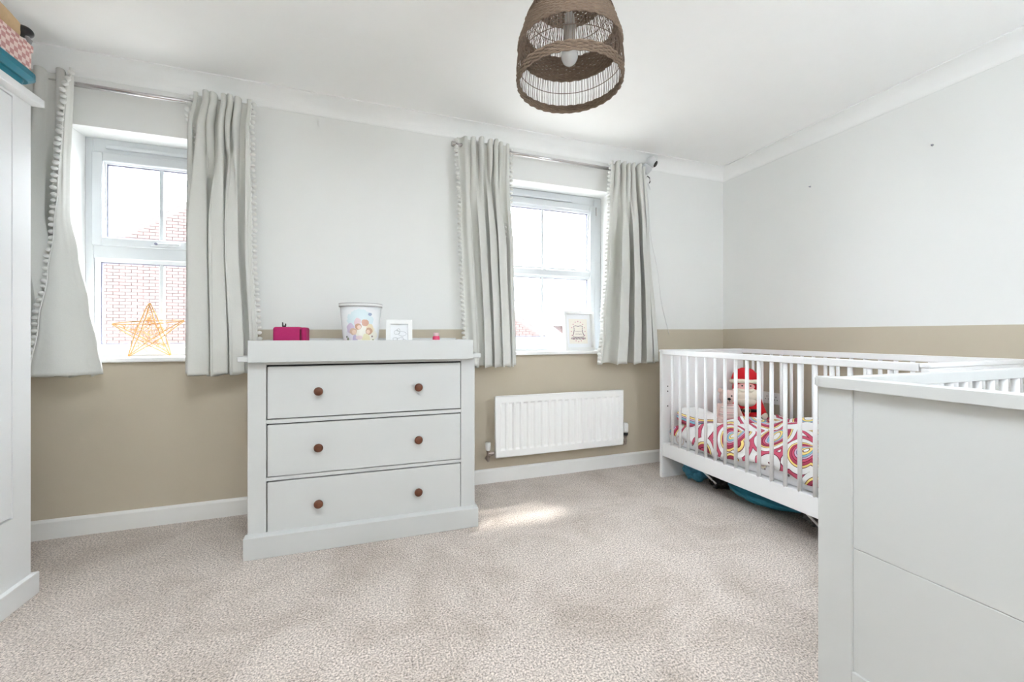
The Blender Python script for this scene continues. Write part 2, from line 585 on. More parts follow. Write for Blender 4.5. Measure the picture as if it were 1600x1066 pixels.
struct(obj('floor', bx(XL - .1, XR + .1, Y0, WB + .02, -0.12, 0.0), 'carpet'))
RW = (-.45, .50, -.40, .70)          # opening added above the photographer to admit more daylight
cb = BM()
box(cb, XL - .1, XR + .1, RW[3], WB + .30, CH, CH + .12)
box(cb, XL - .1, RW[0], Y0, RW[3], CH, CH + .12)
box(cb, RW[1], XR + .1, Y0, RW[3], CH, CH + .12)
box(cb, RW[0], RW[1], Y0, RW[2], CH, CH + .12)
struct(obj('ceiling', cb, 'ceiling'))
struct(obj('wall_right', bx(XR, XR + .12, Y0, WB + .30, -.12, CH), 'wall_side'))
struct(obj('wall_left', bx(XL - .12, XL, Y0, WB + .30, -.12, CH), 'wall_side'))

def wall_with_holes(name, x0, x1, z0, z1, ya, yb, holes, mat):
    xs = sorted({x0, x1} | {h[0] for h in holes} | {h[1] for h in holes})
    zs = sorted({z0, z1} | {h[2] for h in holes} | {h[3] for h in holes})
    bm = BM()
    def solid(i, k):
        if i < 0 or k < 0 or i >= len(xs) - 1 or k >= len(zs) - 1:
            return False
        cx, cz = (xs[i] + xs[i + 1]) / 2, (zs[k] + zs[k + 1]) / 2
        return not any(h[0] < cx < h[1] and h[2] < cz < h[3] for h in holes)
    def q(*p):
        bm.faces.new([bm.verts.new(Vector(v)) for v in p])
    for i in range(len(xs) - 1):
        for k in range(len(zs) - 1):
            if not solid(i, k):
                continue
            a, b, c, d = xs[i], xs[i + 1], zs[k], zs[k + 1]
            q((a, ya, c), (b, ya, c), (b, ya, d), (a, ya, d))
            q((a, yb, c), (a, yb, d), (b, yb, d), (b, yb, c))
            if not solid(i - 1, k): q((a, ya, c), (a, ya, d), (a, yb, d), (a, yb, c))
            if not solid(i + 1, k): q((b, ya, c), (b, yb, c), (b, yb, d), (b, ya, d))
            if not solid(i, k - 1): q((a, ya, c), (a, yb, c), (b, yb, c), (b, ya, c))
            if not solid(i, k + 1): q((a, ya, d), (b, ya, d), (b, yb, d), (a, yb, d))
    bmesh.ops.remove_doubles(bm, verts=bm.verts, dist=1e-5)
    return obj(name, bm, mat)

wb = struct(wall_with_holes('wall_back', XL - .12, XR + .12, -.12, CH, WB, WB + .30, [W1, W2], 'wall_back'))

# wall behind the camera; like the ceiling above the photographer it has an added window, out of view, to brighten the room
struct(wall_with_holes('wall_near', XL - .12, XR + .12, -.12, CH, Y0 - .12, Y0, [WN], 'wall_side'))
def reveal_lining(win):
    """white plaster lining of the window opening, a thin skin inside the reveal"""
    x0, x1, z0, z1 = win
    bm = BM()
    t = .003
    box(bm, x0, x0 + t, WB, WB + .15, z0, z1)
    box(bm, x1 - t, x1, WB, WB + .15, z0, z1)
    box(bm, x0, x1, WB, WB + .15, z1 - t, z1)
    return bm
obj('reveal_plaster', reveal_lining(W1), 'coving', wb)
obj('reveal_plaster', reveal_lining(W2), 'coving', wb)

# skirting boards
def skirting(name, pts):
    (xa, ya), (xb, yb) = pts
    bm = BM()
    prof = [(0, 0), (.016, 0), (.016, .083), (.012, .090), (.005, .095), (0, .095)]
    d = Vector((xb - xa, yb - ya, 0)); d.normalize()
    n = Vector((d.y, -d.x, 0))
    A = [bm.verts.new(Vector((xa, ya, 0)) + n * p + Vector((0, 0, h))) for p, h in prof]
    B = [bm.verts.new(Vector((xb, yb, 0)) + n * p + Vector((0, 0, h))) for p, h in prof]
    k = len(prof)
    for i in range(k):
        bm.faces.new((A[i], A[(i + 1) % k], B[(i + 1) % k], B[i]))
    bm.faces.new(A); bm.faces.new(B)
    return struct(obj(name, bm, 'trim'))
skirting('baseboard_back', ((XL, WB), (XR, WB)))
skirting('baseboard_right', ((XR, WB), (XR, Y0)))
skirting('baseboard_left', ((XL, Y0), (XL, WB)))

# coving (concave plaster cornice, mitred at the corners)
def coving(name, A, B, n, ma, mb):
    """A,B wall line ends, n inward normal, ma/mb = mitre signs"""
    bm = BM()
    prof = [(0, -.085), (.004, -.085), (.004, -.080)]
    for i in range(13):
        a = math.pi / 2 * i / 12
        prof.append((.098 - .092 * math.cos(a) , -.080 + .074 * math.sin(a)))
    prof += [(.104, -.006), (.104, 0), (0, 0)]
    A, B, n = Vector(A), Vector(B), Vector(n)
    d = (B - A).normalized()
    ra = [bm.verts.new(A + n * p + d * (p * ma) + Vector((0, 0, CH + h))) for p, h in prof]
    rb = [bm.verts.new(B + n * p - d * (p * mb) + Vector((0, 0, CH + h))) for p, h in prof]
    k = len(prof)
    for i in range(k):
        bm.faces.new((ra[i], ra[(i + 1) % k], rb[(i + 1) % k], rb[i]))
    bm.faces.new(ra); bm.faces.new(rb)
    return struct(obj(name, bm, 'coving', smooth=False))
coving('trim_1', (XL, WB, 0), (XR, WB, 0), (0, -1, 0), 1, 1)
coving('trim_2', (XR, WB, 0), (XR, Y0, 0), (-1, 0, 0), 1, 0)
coving('trim_3', (XL, Y0, 0), (XL, WB, 0), (1, 0, 0), 0, 1)

# ------------------------------------------------------------------ windows
def rect_frame(bm, x0, x1, z0, z1, w, y0, y1, bev=.004):
    wl, wr, wb_, wt = w
    box(bm, x0, x0 + wl, y0, y1, z0, z1, bev, 1)
    box(bm, x1 - wr, x1, y0, y1, z0, z1, bev, 1)
    box(bm, x0 + wl - .002, x1 - wr + .002, y0, y1, z1 - wt, z1, bev, 1)
    box(bm, x0 + wl - .002, x1 - wr + .002, y0, y1, z0, z0 + wb_, bev, 1)
    return bm

def pane(win, x0, x1, z0, z1, y):
    g = obj('pane', bx(x0, x1, y, y + .004, z0, z1), 'glass', win)
    bm = BM()
    rect_frame(bm, x0 - .004, x1 + .004, z0 - .004, z1 + .004, (.008, .008, .008, .008), y - .006, y + .010, 0)
    obj('gasket', bm, 'gasket', win)
    return g

def bead(win, x0, x1, z0, z1, y):
    """bevelled glazing bead around one light"""
    bm = BM()
    t = .018
    o = [(x0 - t, z0 - t), (x1 + t, z0 - t), (x1 + t, z1 + t), (x0 - t, z1 + t)]
    i = [(x0, z0), (x1, z0), (x1, z1), (x0, z1)]
    O = [bm.verts.new((a, y - .010, b)) for a, b in o]
    I = [bm.verts.new((a, y - .001, b)) for a, b in i]
    O2 = [bm.verts.new((a, y + .012, b)) for a, b in o]
    I2 = [bm.verts.new((a, y + .012, b)) for a, b in i]
    for k in range(4):
        j = (k + 1) % 4
        bm.faces.new((O[k], O[j], I[j], I[k]))
        bm.faces.new((O2[k], O2[j], O[j], O[k]))
        bm.faces.new((I[k], I[j], I2[j], I2[k]))
        bm.faces.new((O2[k], I2[k], I2[j], O2[j]))
    return obj('glazing_bead', bm, 'upvc', win)

def sill(win, W):
    bm = BM()
    box(bm, W[0] + .002, W[1] - .002, WB + .001, WB + .152, W[2], .893)
    box(bm, W[0] - .035, W[1] + .035, WB - .032, WB + .001, W[2], .893, .006, 2)
    return obj('window_sill', bm, 'sill', win)

YF = WB + .15
# narrow window by the wardrobe: top-hung opener over a fixed light
w1 = bpy.data.objects.new('window_1', None); COL.objects.link(w1); struct(w1)
w1.location = (0, 0, 0)
f = BM()
rect_frame(f, W1[0], W1[1], .893, W1[3], (.038, .038, .045, .080), YF, YF + .07)
obj('frame', f, 'upvc', w1)
obj('transom', bx(W1[0] + .036, W1[1] - .036, YF - .002, YF + .068, 1.425, 1.500, .005, 1), 'upvc', w1)
sx0, sx1, sz0, sz1 = W1[0] + .034, W1[1] - .034, 1.494, 2.000
f = BM()
rect_frame(f, sx0, sx1, sz0, sz1, (.046, .046, .046, .048), YF - .012, YF + .05)
sash = obj('sash', f, 'upvc', w1)
gx0, gx1 = sx0 + .050, sx1 - .050
pane(w1, gx0, gx1, 1.546, 1.946, YF + .030)
bead(w1, gx0, gx1, 1.546, 1.946, YF + .012)
pane(w1, W1[0] + .058, W1[1] - .058, .960, 1.408, YF + .030)
bead(w1, W1[0] + .058, W1[1] - .058, .960, 1.408, YF + .014)
mx1 = (W1[0] + W1[1]) / 2
obj('glazing_bar', bx(mx1 - .011, mx1 + .011, YF + .022, YF + .046, 1.53, 1.96, .004, 1), 'upvc', w1)
obj('glazing_bar', bx(mx1 - .011, mx1 + .011, YF + .022, YF + .046, .95, 1.42, .004, 1), 'upvc', w1)
h = BM()
box(h, mx1 - .035, mx1 + .045, YF - .022, YF - .012, 1.503, 1.527, .004, 2)
hd = obj('handle', h, 'upvc', w1)
obj('lever', bx(mx1 - .01, mx1 + .11, YF - .040, YF - .026, 1.506, 1.522, .005, 2), 'upvc', hd)
obj('lock', lathe(BM(), [(.007, -.0), (.007, .006)], 12, (mx1 + .0, YF - .046, 1.514), 'Y'), 'gasket', hd)
obj('trickle_vent', bx(W1[0] + .09, W1[1] - .09, YF - .014, YF + .002, 2.020, 2.042, .006, 2), 'upvc', w1)
sill(w1, W1)

# wide window over the radiator
w2 = bpy.data.objects.new('window_2', None); COL.objects.link(w2); struct(w2)
f = BM()
rect_frame(f, W2[0], W2[1], .893, W2[3] - .003, (.068, .068, .050, .070), YF, YF + .07)
obj('frame', f, 'upvc', w2)
f = BM()
rect_frame(f, W2[0] + .062, W2[1] - .062, .935, 2.032, (.042, .042, .046, .046), YF - .012, YF + .05)
sash = obj('sash', f, 'upvc', w2)
obj('transom', bx(W2[0] + .10, W2[1] - .10, YF - .008, YF + .05, 1.462, 1.508, .005, 1), 'upvc', w2)
ga, gb = W2[0] + .112, W2[1] - .112
pane(w2, ga, gb, 1.524, 1.968, YF + .030)
bead(w2, ga, gb, 1.524, 1.968, YF + .010)
pane(w2, ga, gb, .998, 1.446, YF + .030)
bead(w2, ga, gb, .998, 1.446, YF + .010)
mx2 = (W2[0] + W2[1]) / 2
obj('glazing_bar', bx(mx2 - .010, mx2 + .010, YF + .022, YF + .046, 1.51, 1.98, .004, 1), 'upvc', w2)
obj('glazing_bar', bx(mx2 - .010, mx2 + .010, YF + .022, YF + .046, .985, 1.458, .004, 1), 'upvc', w2)
obj('trickle_vent', bx(1.005, 1.505, YF - .020, YF + .002, 2.036, 2.054, .006, 2), 'upvc', w2)
obj('hinge_cover', bx(1.722, 1.730, YF - .008, YF + .002, 1.955, 2.02, .002, 1), 'chrome', w2)
obj('catch', bx(mx2 - .022, mx2 + .012, YF - .02, YF - .006, 1.500, 1.512, .003, 1), 'upvc', w2)
sill(w2, W2)

# added windows that brighten the room: one overhead, one in the wall behind
w3 = bpy.data.objects.new('added_roof_window', None); COL.objects.link(w3); struct(w3)
f = BM()
box(f, RW[0], RW[0] + .05, RW[2], RW[3], CH + .06, CH + .12)
box(f, RW[1] - .05, RW[1], RW[2], RW[3], CH + .06, CH + .12)
box(f, RW[0] + .05, RW[1] - .05, RW[2], RW[2] + .05, CH + .06, CH + .12)
box(f, RW[0] + .05, RW[1] - .05, RW[3] - .05, RW[3], CH + .06, CH + .12)
obj('frame', f, 'upvc', w3)
obj('pane', bx(RW[0] + .05, RW[1] - .05, RW[2] + .05, RW[3] - .05, CH + .09, CH + .094), 'glass', w3)
w4 = bpy.data.objects.new('added_near_window', None); COL.objects.link(w4); struct(w4)
f = BM()
rect_frame(f, WN[0], WN[1], WN[2], WN[3], (.045, .045, .045, .045), Y0 - .10, Y0 - .05)
obj('frame', f, 'upvc', w4)
obj('pane', bx(WN[0] + .045, WN[1] - .045, Y0 - .08, Y0 - .076, WN[2] + .045, WN[3] - .045), 'glass', w4)

# ================================================================== OUTSIDE
gnd = obj('ground', bx(-30, 34, WB + .35, 40, -2.75, -2.65), 'ground')
struct(gnd)
house = thing('house', 'red brick gable house with white bargeboards seen through the left window', 'house', (0, 12, -2.65))
HX, APEX, SL = -1.65, 6.28, 0.70
EAVE = 7.85
def hz(x):
    return APEX - SL * abs(x - HX)
bm = BM()
prism(bm, [(HX - EAVE + .3, 0), (HX + EAVE - .3, 0), (HX + EAVE - .3, hz(HX + EAVE) + 2.65 - .12), (HX, APEX + 2.65 - .35), (HX - EAVE + .3, hz(HX - EAVE) + 2.65 - .12)], .02, .3, 'XZ')
gw = obj('gable_wall', bm, 'mortar', house)
for sgn in (-1, 1):
    bm = BM()
    x1_ = HX + sgn * (EAVE + .1)
    prism(bm, [(HX, APEX + 2.65 - .04), (x1_, hz(x1_) + 2.65 - .04), (x1_, hz(x1_) + 2.65 - .34), (HX, APEX + 2.65 - .34)], -.10, .02, 'XZ')
    obj('bargeboard', bm, 'fascia', house)
    bm = BM()
    prism(bm, [(HX, APEX + 2.65 + .08), (x1_ + sgn * .15, hz(x1_ + sgn * .15) + 2.65 + .08), (x1_ + sgn * .15, hz(x1_ + sgn * .15) + 2.65 - .035), (HX, APEX + 2.65 - .035)], -.16, 9.0, 'XZ')
    obj('roof_slope', bm, 'roof', house)
# bricks: the ones that show largest through the left pane are single pieces, the rest of the gable one mesh
bt = bmesh.new()
box(bt, -.1075, .1075, -.012, .03, -.0325, .0325)
bmesh.ops.recalc_face_normals(bt, faces=bt.faces)
brick_me = bpy.data.meshes.new('brick'); bt.to_mesh(brick_me); bt.free()
brick_me.materials.append(M['brick'])
rest = BM()
count = 0
row = 0
z = .04
while z < APEX + 2.65:
    off = .1125 if row % 2 else 0
    x = HX - EAVE + .42 + off
    while x < HX + EAVE - .42:
        wz = z - 2.65
        if wz < hz(x) - .42 - SL * .12:
            near = -5.75 < x < -3.75 and .95 < wz < 3.35
            if near and count < 300:
                b = bpy.data.objects.new('brick', brick_me)
                COL.objects.link(b)
                b.parent = gw
                b.location = (x, random.uniform(-.003, .003), z)
                count += 1
            elif wz > -.6:
                box(rest, x - .1075, x + .1075, -.012, .025, z - .0325, z + .0325)
        x += .225
    z += .075
    row += 1
rb = obj('brickwork', rest, 'brick', house)
rb['kind'] = 'stuff'

house2 = thing('house', 'distant pale brick house with low roof seen through the right window', 'house', (11.5, 19, -2.65))
obj('wall', bx(-4.2, 5.0, 0, 6, 0, 4.2), 'brick', house2)
bm = BM()
prism(bm, [(-.4, 4.1), (3.2, 6.9), (6.8, 4.1)], -4.6, 5.4, 'YZ')
obj('roof', bm, 'roof', house2)
for wx in (-3.2, -1.0, 1.4):
    wn = obj('window', bx(wx - .5, wx + .5, -.05, .05, 2.2, 3.4), 'upvc', house2)
    obj('window_glass', bx(wx - .42, wx + .42, -.06, -.045, 2.28, 3.32), 'gasket', wn)

# ================================================================== DRESSER
DA = math.radians(-1.4468)
dr = thing('changing_dresser', 'white chest of three drawers with changing-tray top and brown knobs', 'dresser', (-.51, 2.12, 0), DA)
DEP = .40   # depth of body
# local: x along the front, y back into the room corner, z up
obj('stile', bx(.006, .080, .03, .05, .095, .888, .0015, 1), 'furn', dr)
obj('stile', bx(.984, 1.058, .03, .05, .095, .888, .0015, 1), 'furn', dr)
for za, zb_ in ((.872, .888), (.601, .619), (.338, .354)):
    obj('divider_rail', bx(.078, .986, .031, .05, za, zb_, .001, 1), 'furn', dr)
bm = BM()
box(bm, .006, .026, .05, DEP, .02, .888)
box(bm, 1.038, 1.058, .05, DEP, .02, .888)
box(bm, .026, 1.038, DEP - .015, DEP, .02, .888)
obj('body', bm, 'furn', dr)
obj('drawer_gap_shade', bx(.030, 1.034, .0505, DEP - .02, .10, .884), 'gap', dr)  # near-black block standing in for the shade behind the drawers
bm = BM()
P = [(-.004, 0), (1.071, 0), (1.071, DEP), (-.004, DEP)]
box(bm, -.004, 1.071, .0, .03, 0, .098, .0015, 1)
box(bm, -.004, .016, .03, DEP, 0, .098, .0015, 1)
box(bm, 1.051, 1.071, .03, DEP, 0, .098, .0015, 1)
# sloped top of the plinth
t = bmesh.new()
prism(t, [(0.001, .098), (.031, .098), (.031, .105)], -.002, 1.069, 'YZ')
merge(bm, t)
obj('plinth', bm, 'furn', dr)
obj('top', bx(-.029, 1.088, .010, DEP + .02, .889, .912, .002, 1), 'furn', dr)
for z0, z1 in ((.624, .864), (.358, .595), (.100, .332)):
    d = obj('drawer', bx(.0855, .981, .030, .048, z0, z1, .0015, 1), 'furn', dr)
    zc = {.624: .745, .358: .479, .100: .215}[z0]
    for xc in (.302, .763):
        k = obj('knob', lathe(BM(), [(.008, .0305), (.008, .016), (.012, .013), (.019, .010), (.0205, .004), (.019, -.001), (.014, -.004), (.001, -.005)], 20, (xc, 0, zc), 'Y'), 'knob', d, smooth=True)
tray = tag(obj('changing_tray', BM(), 'furn'), 'white open changing tray frame resting on the chest of drawers', 'tray')
bm = BM()
box(bm, .017, 1.040, -.012, .008, .886, .985, .0015, 1)
box(bm, .017, .035, .008, DEP, .9125, .985, .0015, 1)
box(bm, 1.022, 1.040, .008, DEP, .9125, .985, .0015, 1)
box(bm, .035, 1.022, DEP - .018, DEP, .9125, .992, .0015, 1)
bm.to_mesh(tray.data); bm.free()
tray.location = (-.51, 2.12, 0); tray.rotation_euler = (0, 0, DA)

def dpos(u, v, z=.9125):
    """dresser-local (u along front, v depth) to world"""
    c, s = math.cos(DA), math.sin(DA)
    return (-.51 + u * c - v * s, 2.12 + u * s + v * c, z)

# --- things in the tray
mat_ = tag(obj('low_box', bx(-.095, .095, -.075, .075, 0, .042, .006, 2), 'plastic'), 'white low plastic box under the pink case in the tray', 'box')
mat_.location = dpos(.147, .25); mat_.rotation_euler = (0, 0, DA)
pc = thing('pink_case', 'bright magenta fabric case lying on a low white box', 'case', dpos(.147, .25, .955), DA)
obj('case_body', bx(-.075, .052, -.06, .06, 0, .096, .012, 3), 'magenta', pc, True)
obj('case_end', bx(.050, .075, -.058, .058, .002, .094, .010, 3), 'magenta', pc, True)
obj('zip_slot', bx(.046, .053, -.0615, .05, .012, .084, .002, 1), 'magenta_d', pc)
obj('logo_patch', prism(BM(), [(-.058, .0), (-.045, .014), (-.032, 0)], -.0615, -.058, 'XZ'), 'black', pc)
clip = tag(obj('hair_clip', BM(), 'black'), 'small black two-pronged clip standing on the magenta case', 'clip')
bm = BM()
box(bm, -.009, .009, -.003, .003, 0, .008, .001, 1)
tube(bm, [(-.006, 0, .006), (-.007, 0, .024)], [.004, .0028], 8)
tube(bm, [(.006, 0, .006), (.007, 0, .018)], [.004, .0028], 8)
bm.to_mesh(clip.data); bm.free()
clip.location = dpos(.112, .25, 1.051); clip.rotation_euler = (0, 0, DA)

bk = thing('bucket', 'white tapered bin with pastel cartoon print and grey rim', 'bin', dpos(.481, .245), DA)
pastel = [(.0, .175, .062, .056, lin(212, 226, 230)), (-.02, .10, .05, .05, lin(224, 222, 230)), (.03, .10, .05, .05, lin(230, 226, 214)),
          (-.047, .132, .019, .026, lin(206, 190, 212)), (-.034, .116, .017, .018, lin(206, 176, 154)), (-.030, .112, .010, .012, lin(226, 200, 180)),
          (-.013, .160, .017, .026, lin(216, 192, 198)), (-.010, .142, .016, .017, lin(188, 148, 122)), (-.006, .138, .009, .010, lin(224, 196, 178)),
          (.024, .160, .018, .018, lin(196, 156, 138)), (.047, .130, .018, .026, lin(222, 206, 176)), (.042, .118, .016, .019, lin(188, 150, 126)), (.039, .115, .009, .011, lin(226, 198, 178)),
          (-.026, .062, .013, .036, lin(192, 182, 208)), (-.004, .084, .018, .010, lin(224, 202, 204)), (.028, .066, .020, .038, lin(224, 216, 180)),
          (-.060, .075, .005, .009, lin(150, 160, 136)), (.062, .066, .005, .010, lin(146, 150, 120)), (-.066, .088, .004, .005, lin(130, 140, 130)), (.058, .090, .004, .005, lin(150, 130, 130)), (.048, .205, .009, .008, lin(160, 172, 198))]
M['bucket'] = blobs_mat('pastel_bin_print', (0.80, 0.81, 0.83, 1), pastel, 0.25)
obj('bin_body', lathe(BM(), [(.080, 0), (.083, .004), (.106, .252), (.103, .252), (.080, .006), (.001, .006)], 48, cap=False), 'bucket', bk, True)
M['rim_grey'] = plain('grey_bin_rim', lin(140, 136, 138), 0.3)
obj('rim', lathe(BM(), [(.104, .244), (.109, .247), (.1105, .255), (.109, .263), (.105, .264), (.103, .25)], 48, cap=False), 'plastic', bk, True)
for zz, rr in ((.2475, .1098), (.2625, .1098)):
    obj('rim_line', tube(BM(), [(rr * math.cos(2 * math.pi * k / 48), rr * math.sin(2 * math.pi * k / 48), zz) for k in range(48)], .0013, 5, closed=True), 'rim_grey', bk)

def picture_frame(name, label, w, h, fw, depth, loc, rz, tilt, mount=True):
    t = thing(name, label, 'picture frame', loc, rz)
    t.rotation_euler = (math.radians(-tilt), 0, rz)
    bm = BM()
    # mitred moulding, local x across, z up, front at -y
    o = [(-w / 2, 0), (w / 2, 0), (w / 2, h), (-w / 2, h)]
    i = [(-w / 2 + fw, fw), (w / 2 - fw, fw), (w / 2 - fw, h - fw), (-w / 2 + fw, h - fw)]
    ring = lambda pts, y: [bm.verts.new((a, y, b)) for a, b in pts]
    O, I, I2, O2 = ring(o, -depth), ring(i, -depth), ring(i, -.004), ring(o, 0)
    for k in range(4):
        j = (k + 1) % 4
        bm.faces.new((O[k], O[j], I[j], I[k]))
        bm.faces.new((I[k], I[j], I2[j], I2[k]))
        bm.faces.new((O2[k], O2[j], O[j], O[k]))
        bm.faces.new((I2[k], I2[j], O2[j], O2[k]))
    bmesh.ops.bevel(bm, geom=[e for e in bm.edges if all(abs(v.co.y + depth) < 1e-6 for v in e.verts)], offset=.0025, segments=2, affect='EDGES')
    obj('moulding', bm, 'plastic', t)
    obj('backing', bx(-w / 2 + fw * .5, w / 2 - fw * .5, -.004, -.001, fw * .5, h - fw * .5), 'mat_white', t)
    return t

pf = picture_frame('picture_frame', 'small white picture frame with pale grey line drawing on the chest of drawers', .138, .180, .023, .020, dpos(.678, .20), DA, 7)
rnd = random.Random(4)
obj('print', bx(-.046, .046, -.0056, -.004, .023, .157), 'mat_white', pf)
obj('mount_line', rect_frame(BM(), -.047, .047, .022, .158, (.0016, .0016, .0016, .0016), -.0064, -.0052, 0), 'ink_grey', pf)
bm = BM()
for (cx, cz, rr) in ((-.012, .112, .016), (.018, .104, .019), (-.02, .075, .014), (.008, .070, .020), (.026, .066, .012), (-.004, .125, .01)):
    tube(bm, [(cx + rr * math.cos(a) * rnd.uniform(.8, 1.15), -.0060, cz + rr * .7 * math.sin(a) * rnd.uniform(.8, 1.15)) for a in [2 * math.pi * k / 12 for k in range(12)]], .0009, 4, closed=True)
obj('drawing', bm, 'ink_grey', pf)

jar = thing('bottle', 'tiny pink bottle with pale pink lid in the tray', 'bottle', dpos(.884, .25), DA)
obj('bottle_body', lathe(BM(), [(.018, 0), (.020, .004), (.020, .082), (.018, .090), (.012, .094)], 24), 'pinkliq', jar, True)
obj('bottle_lid', lathe(BM(), [(.015, .090), (.0165, .091), (.0165, .108), (.015, .110)], 24), 'palepink', jar, True)

# ================================================================== RADIATOR
rad = thing('radiator', 'white fluted panel radiator under the right window', 'radiator', (0, 0, 0))
RX0, RX1, RZ0, RZ1, RY = .814, 1.801, .198, .598, 2.585
NF = 18
bm = BM()
# fluted front sheet: x profile x z profile
xs, ys = [], []
pw = (RX1 - RX0 - .05) / NF
xs = [(RX0, 0.0), (RX0 + .004, -.0), (RX0 + .022, 0)]
for k in range(NF):
    a = RX0 + .025 + k * pw
    xs += [(a + pw * .10, 0), (a + pw * .26, 1), (a + pw * .74, 1), (a + pw * .90, 0)]
xs += [(RX1 - .022, 0), (RX1 - .004, 0), (RX1, 0)]
zs = [(RZ0, 0), (RZ0 + .040, 0), (RZ0 + .052, 1), (RZ1 - .052, 1), (RZ1 - .040, 0), (RZ1, 0)]
V = [[bm.verts.new((x, RY + .010 * fx * fz, z)) for x, fx in xs] for z, fz in zs]
for a in range(len(zs) - 1):
    for b in range(len(xs) - 1):
        bm.faces.new((V[a][b], V[a][b + 1], V[a + 1][b + 1], V[a + 1][b]))
obj('fluted_panel', bm, 'rad', rad)
bm = BM()
box(bm, RX0 + .001, RX1 - .001, RY + .0115, RY + .045, RZ0 + .001, RZ1 - .001, .004, 2)
obj('back_panel', bm, 'rad', rad)
bm = BM()
tube(bm, [(RX0, RY + .006, RZ0), (RX1, RY + .006, RZ0)], .0065, 10)
tube(bm, [(RX0, RY + .006, RZ1), (RX1, RY + .006, RZ1)], .0065, 10)
tube(bm, [(RX0, RY + .006, RZ0), (RX0, RY + .006, RZ1)], .0065, 10)
tube(bm, [(RX1, RY + .006, RZ0), (RX1, RY + .006, RZ1)], .0065, 10)
obj('rolled_edge', bm, 'rad', rad, True)
for xx in (RX0 + .12, RX1 - .12):
    obj('bracket', bx(xx - .015, xx + .015, RY + .045, WB - .001, .30, .50), 'rad', rad)
# lockshield valve, left
vl = obj('valve', BM(), 'brass', rad)
bm = BM()
vx, vy, vz = RX0 - .050, RY + .022, RZ0 + .024
lathe(bm, [(.009, -.045), (.009, -.028), (.013, -.027), (.013, -.012), (.009, -.010), (.009, .012), (.012, .013), (.012, .024)], 12, (vx, vy, vz))
tube(bm, [(vx, vy, vz), (vx + .030, vy, vz)], .009, 10)
tube(bm, [(vx + .020, vy, vz), (vx + .034, vy, vz)], .0135, 6)
tube(bm, [(vx + .034, vy, vz), (RX0 + .01, vy, vz)], .008, 10)
tube(bm, [(vx, vy, vz - .042), (vx + .004, vy + .012, vz - .05), (vx + .01, WB, vz - .052)], .0075, 8)
bm.to_mesh(vl.data); bm.free()
obj('valve_cap', lathe(BM(), [(.012, .022), (.0165, .030), (.0185, .072), (.016, .076), (.001, .076)], 16, (vx, vy, vz)), 'plastic', vl, True)
# thermostatic valve, right
vr = obj('valve', BM(), 'brass', rad)
bm = BM()
vx, vz = RX1 + .034, RZ0 + .024
lathe(bm, [(.009, -.030), (.009, -.018), (.012, -.016), (.012, .008), (.009, .010), (.009, .020), (.014, .022), (.014, .036)], 12, (vx, vy, vz))
tube(bm, [(RX1 - .01, vy, vz), (vx, vy, vz)], .010, 10)
tube(bm, [(vx, vy, vz - .028), (vx - .004, vy + .012, vz - .036), (vx - .01, WB, vz - .038)], .0075, 8)
bm.to_mesh(vr.data); bm.free()
obj('collar', lathe(BM(), [(.018, .036), (.021, .040), (.021, .056), (.018, .058)], 16, (vx, vy, vz)), 'black', vr)
bm = BM()
for k in range(16):
    a = 2 * math.pi * k / 16
    tube(bm, [(vx + .0205 * math.cos(a), vy + .0205 * math.sin(a), vz + .062), (vx + .0205 * math.cos(a), vy + .0205 * math.sin(a), vz + .118)], .0022, 5)
lathe(bm, [(.019, .058), (.021, .060), (.021, .120), (.017, .128), (.001, .129)], 20, (vx, vy, vz))
obj('thermostat_head', bm, 'plastic', vr, True)

# ================================================================== CURTAINS
pom_bm = BM()
ball(pom_bm, (0, 0, 0), 1.0, 2)
for v in pom_bm.verts:
    v.co *= 1 + .10 * noise.noise(v.co * 4)
pom_me = bpy.data.meshes.new('pompom'); pom_bm.to_mesh(pom_me); pom_bm.free()
pom_me.materials.append(M['pompom'])
for p_ in pom_me.polygons: p_.use_smooth = True

def lerp(a, b, t): return a + (b - a) * t
def key(keys, v):
    """piecewise smooth interpolation of [(v, value)]"""
    if v <= keys[0][0]: return keys[0][1]
    for (a, x), (b, y) in zip(keys, keys[1:]):
        if v <= b:
            t = (v - a) / (b - a)
            t = t * t * (3 - 2 * t)
            return x + (y - x) * t
    return keys[-1][1]

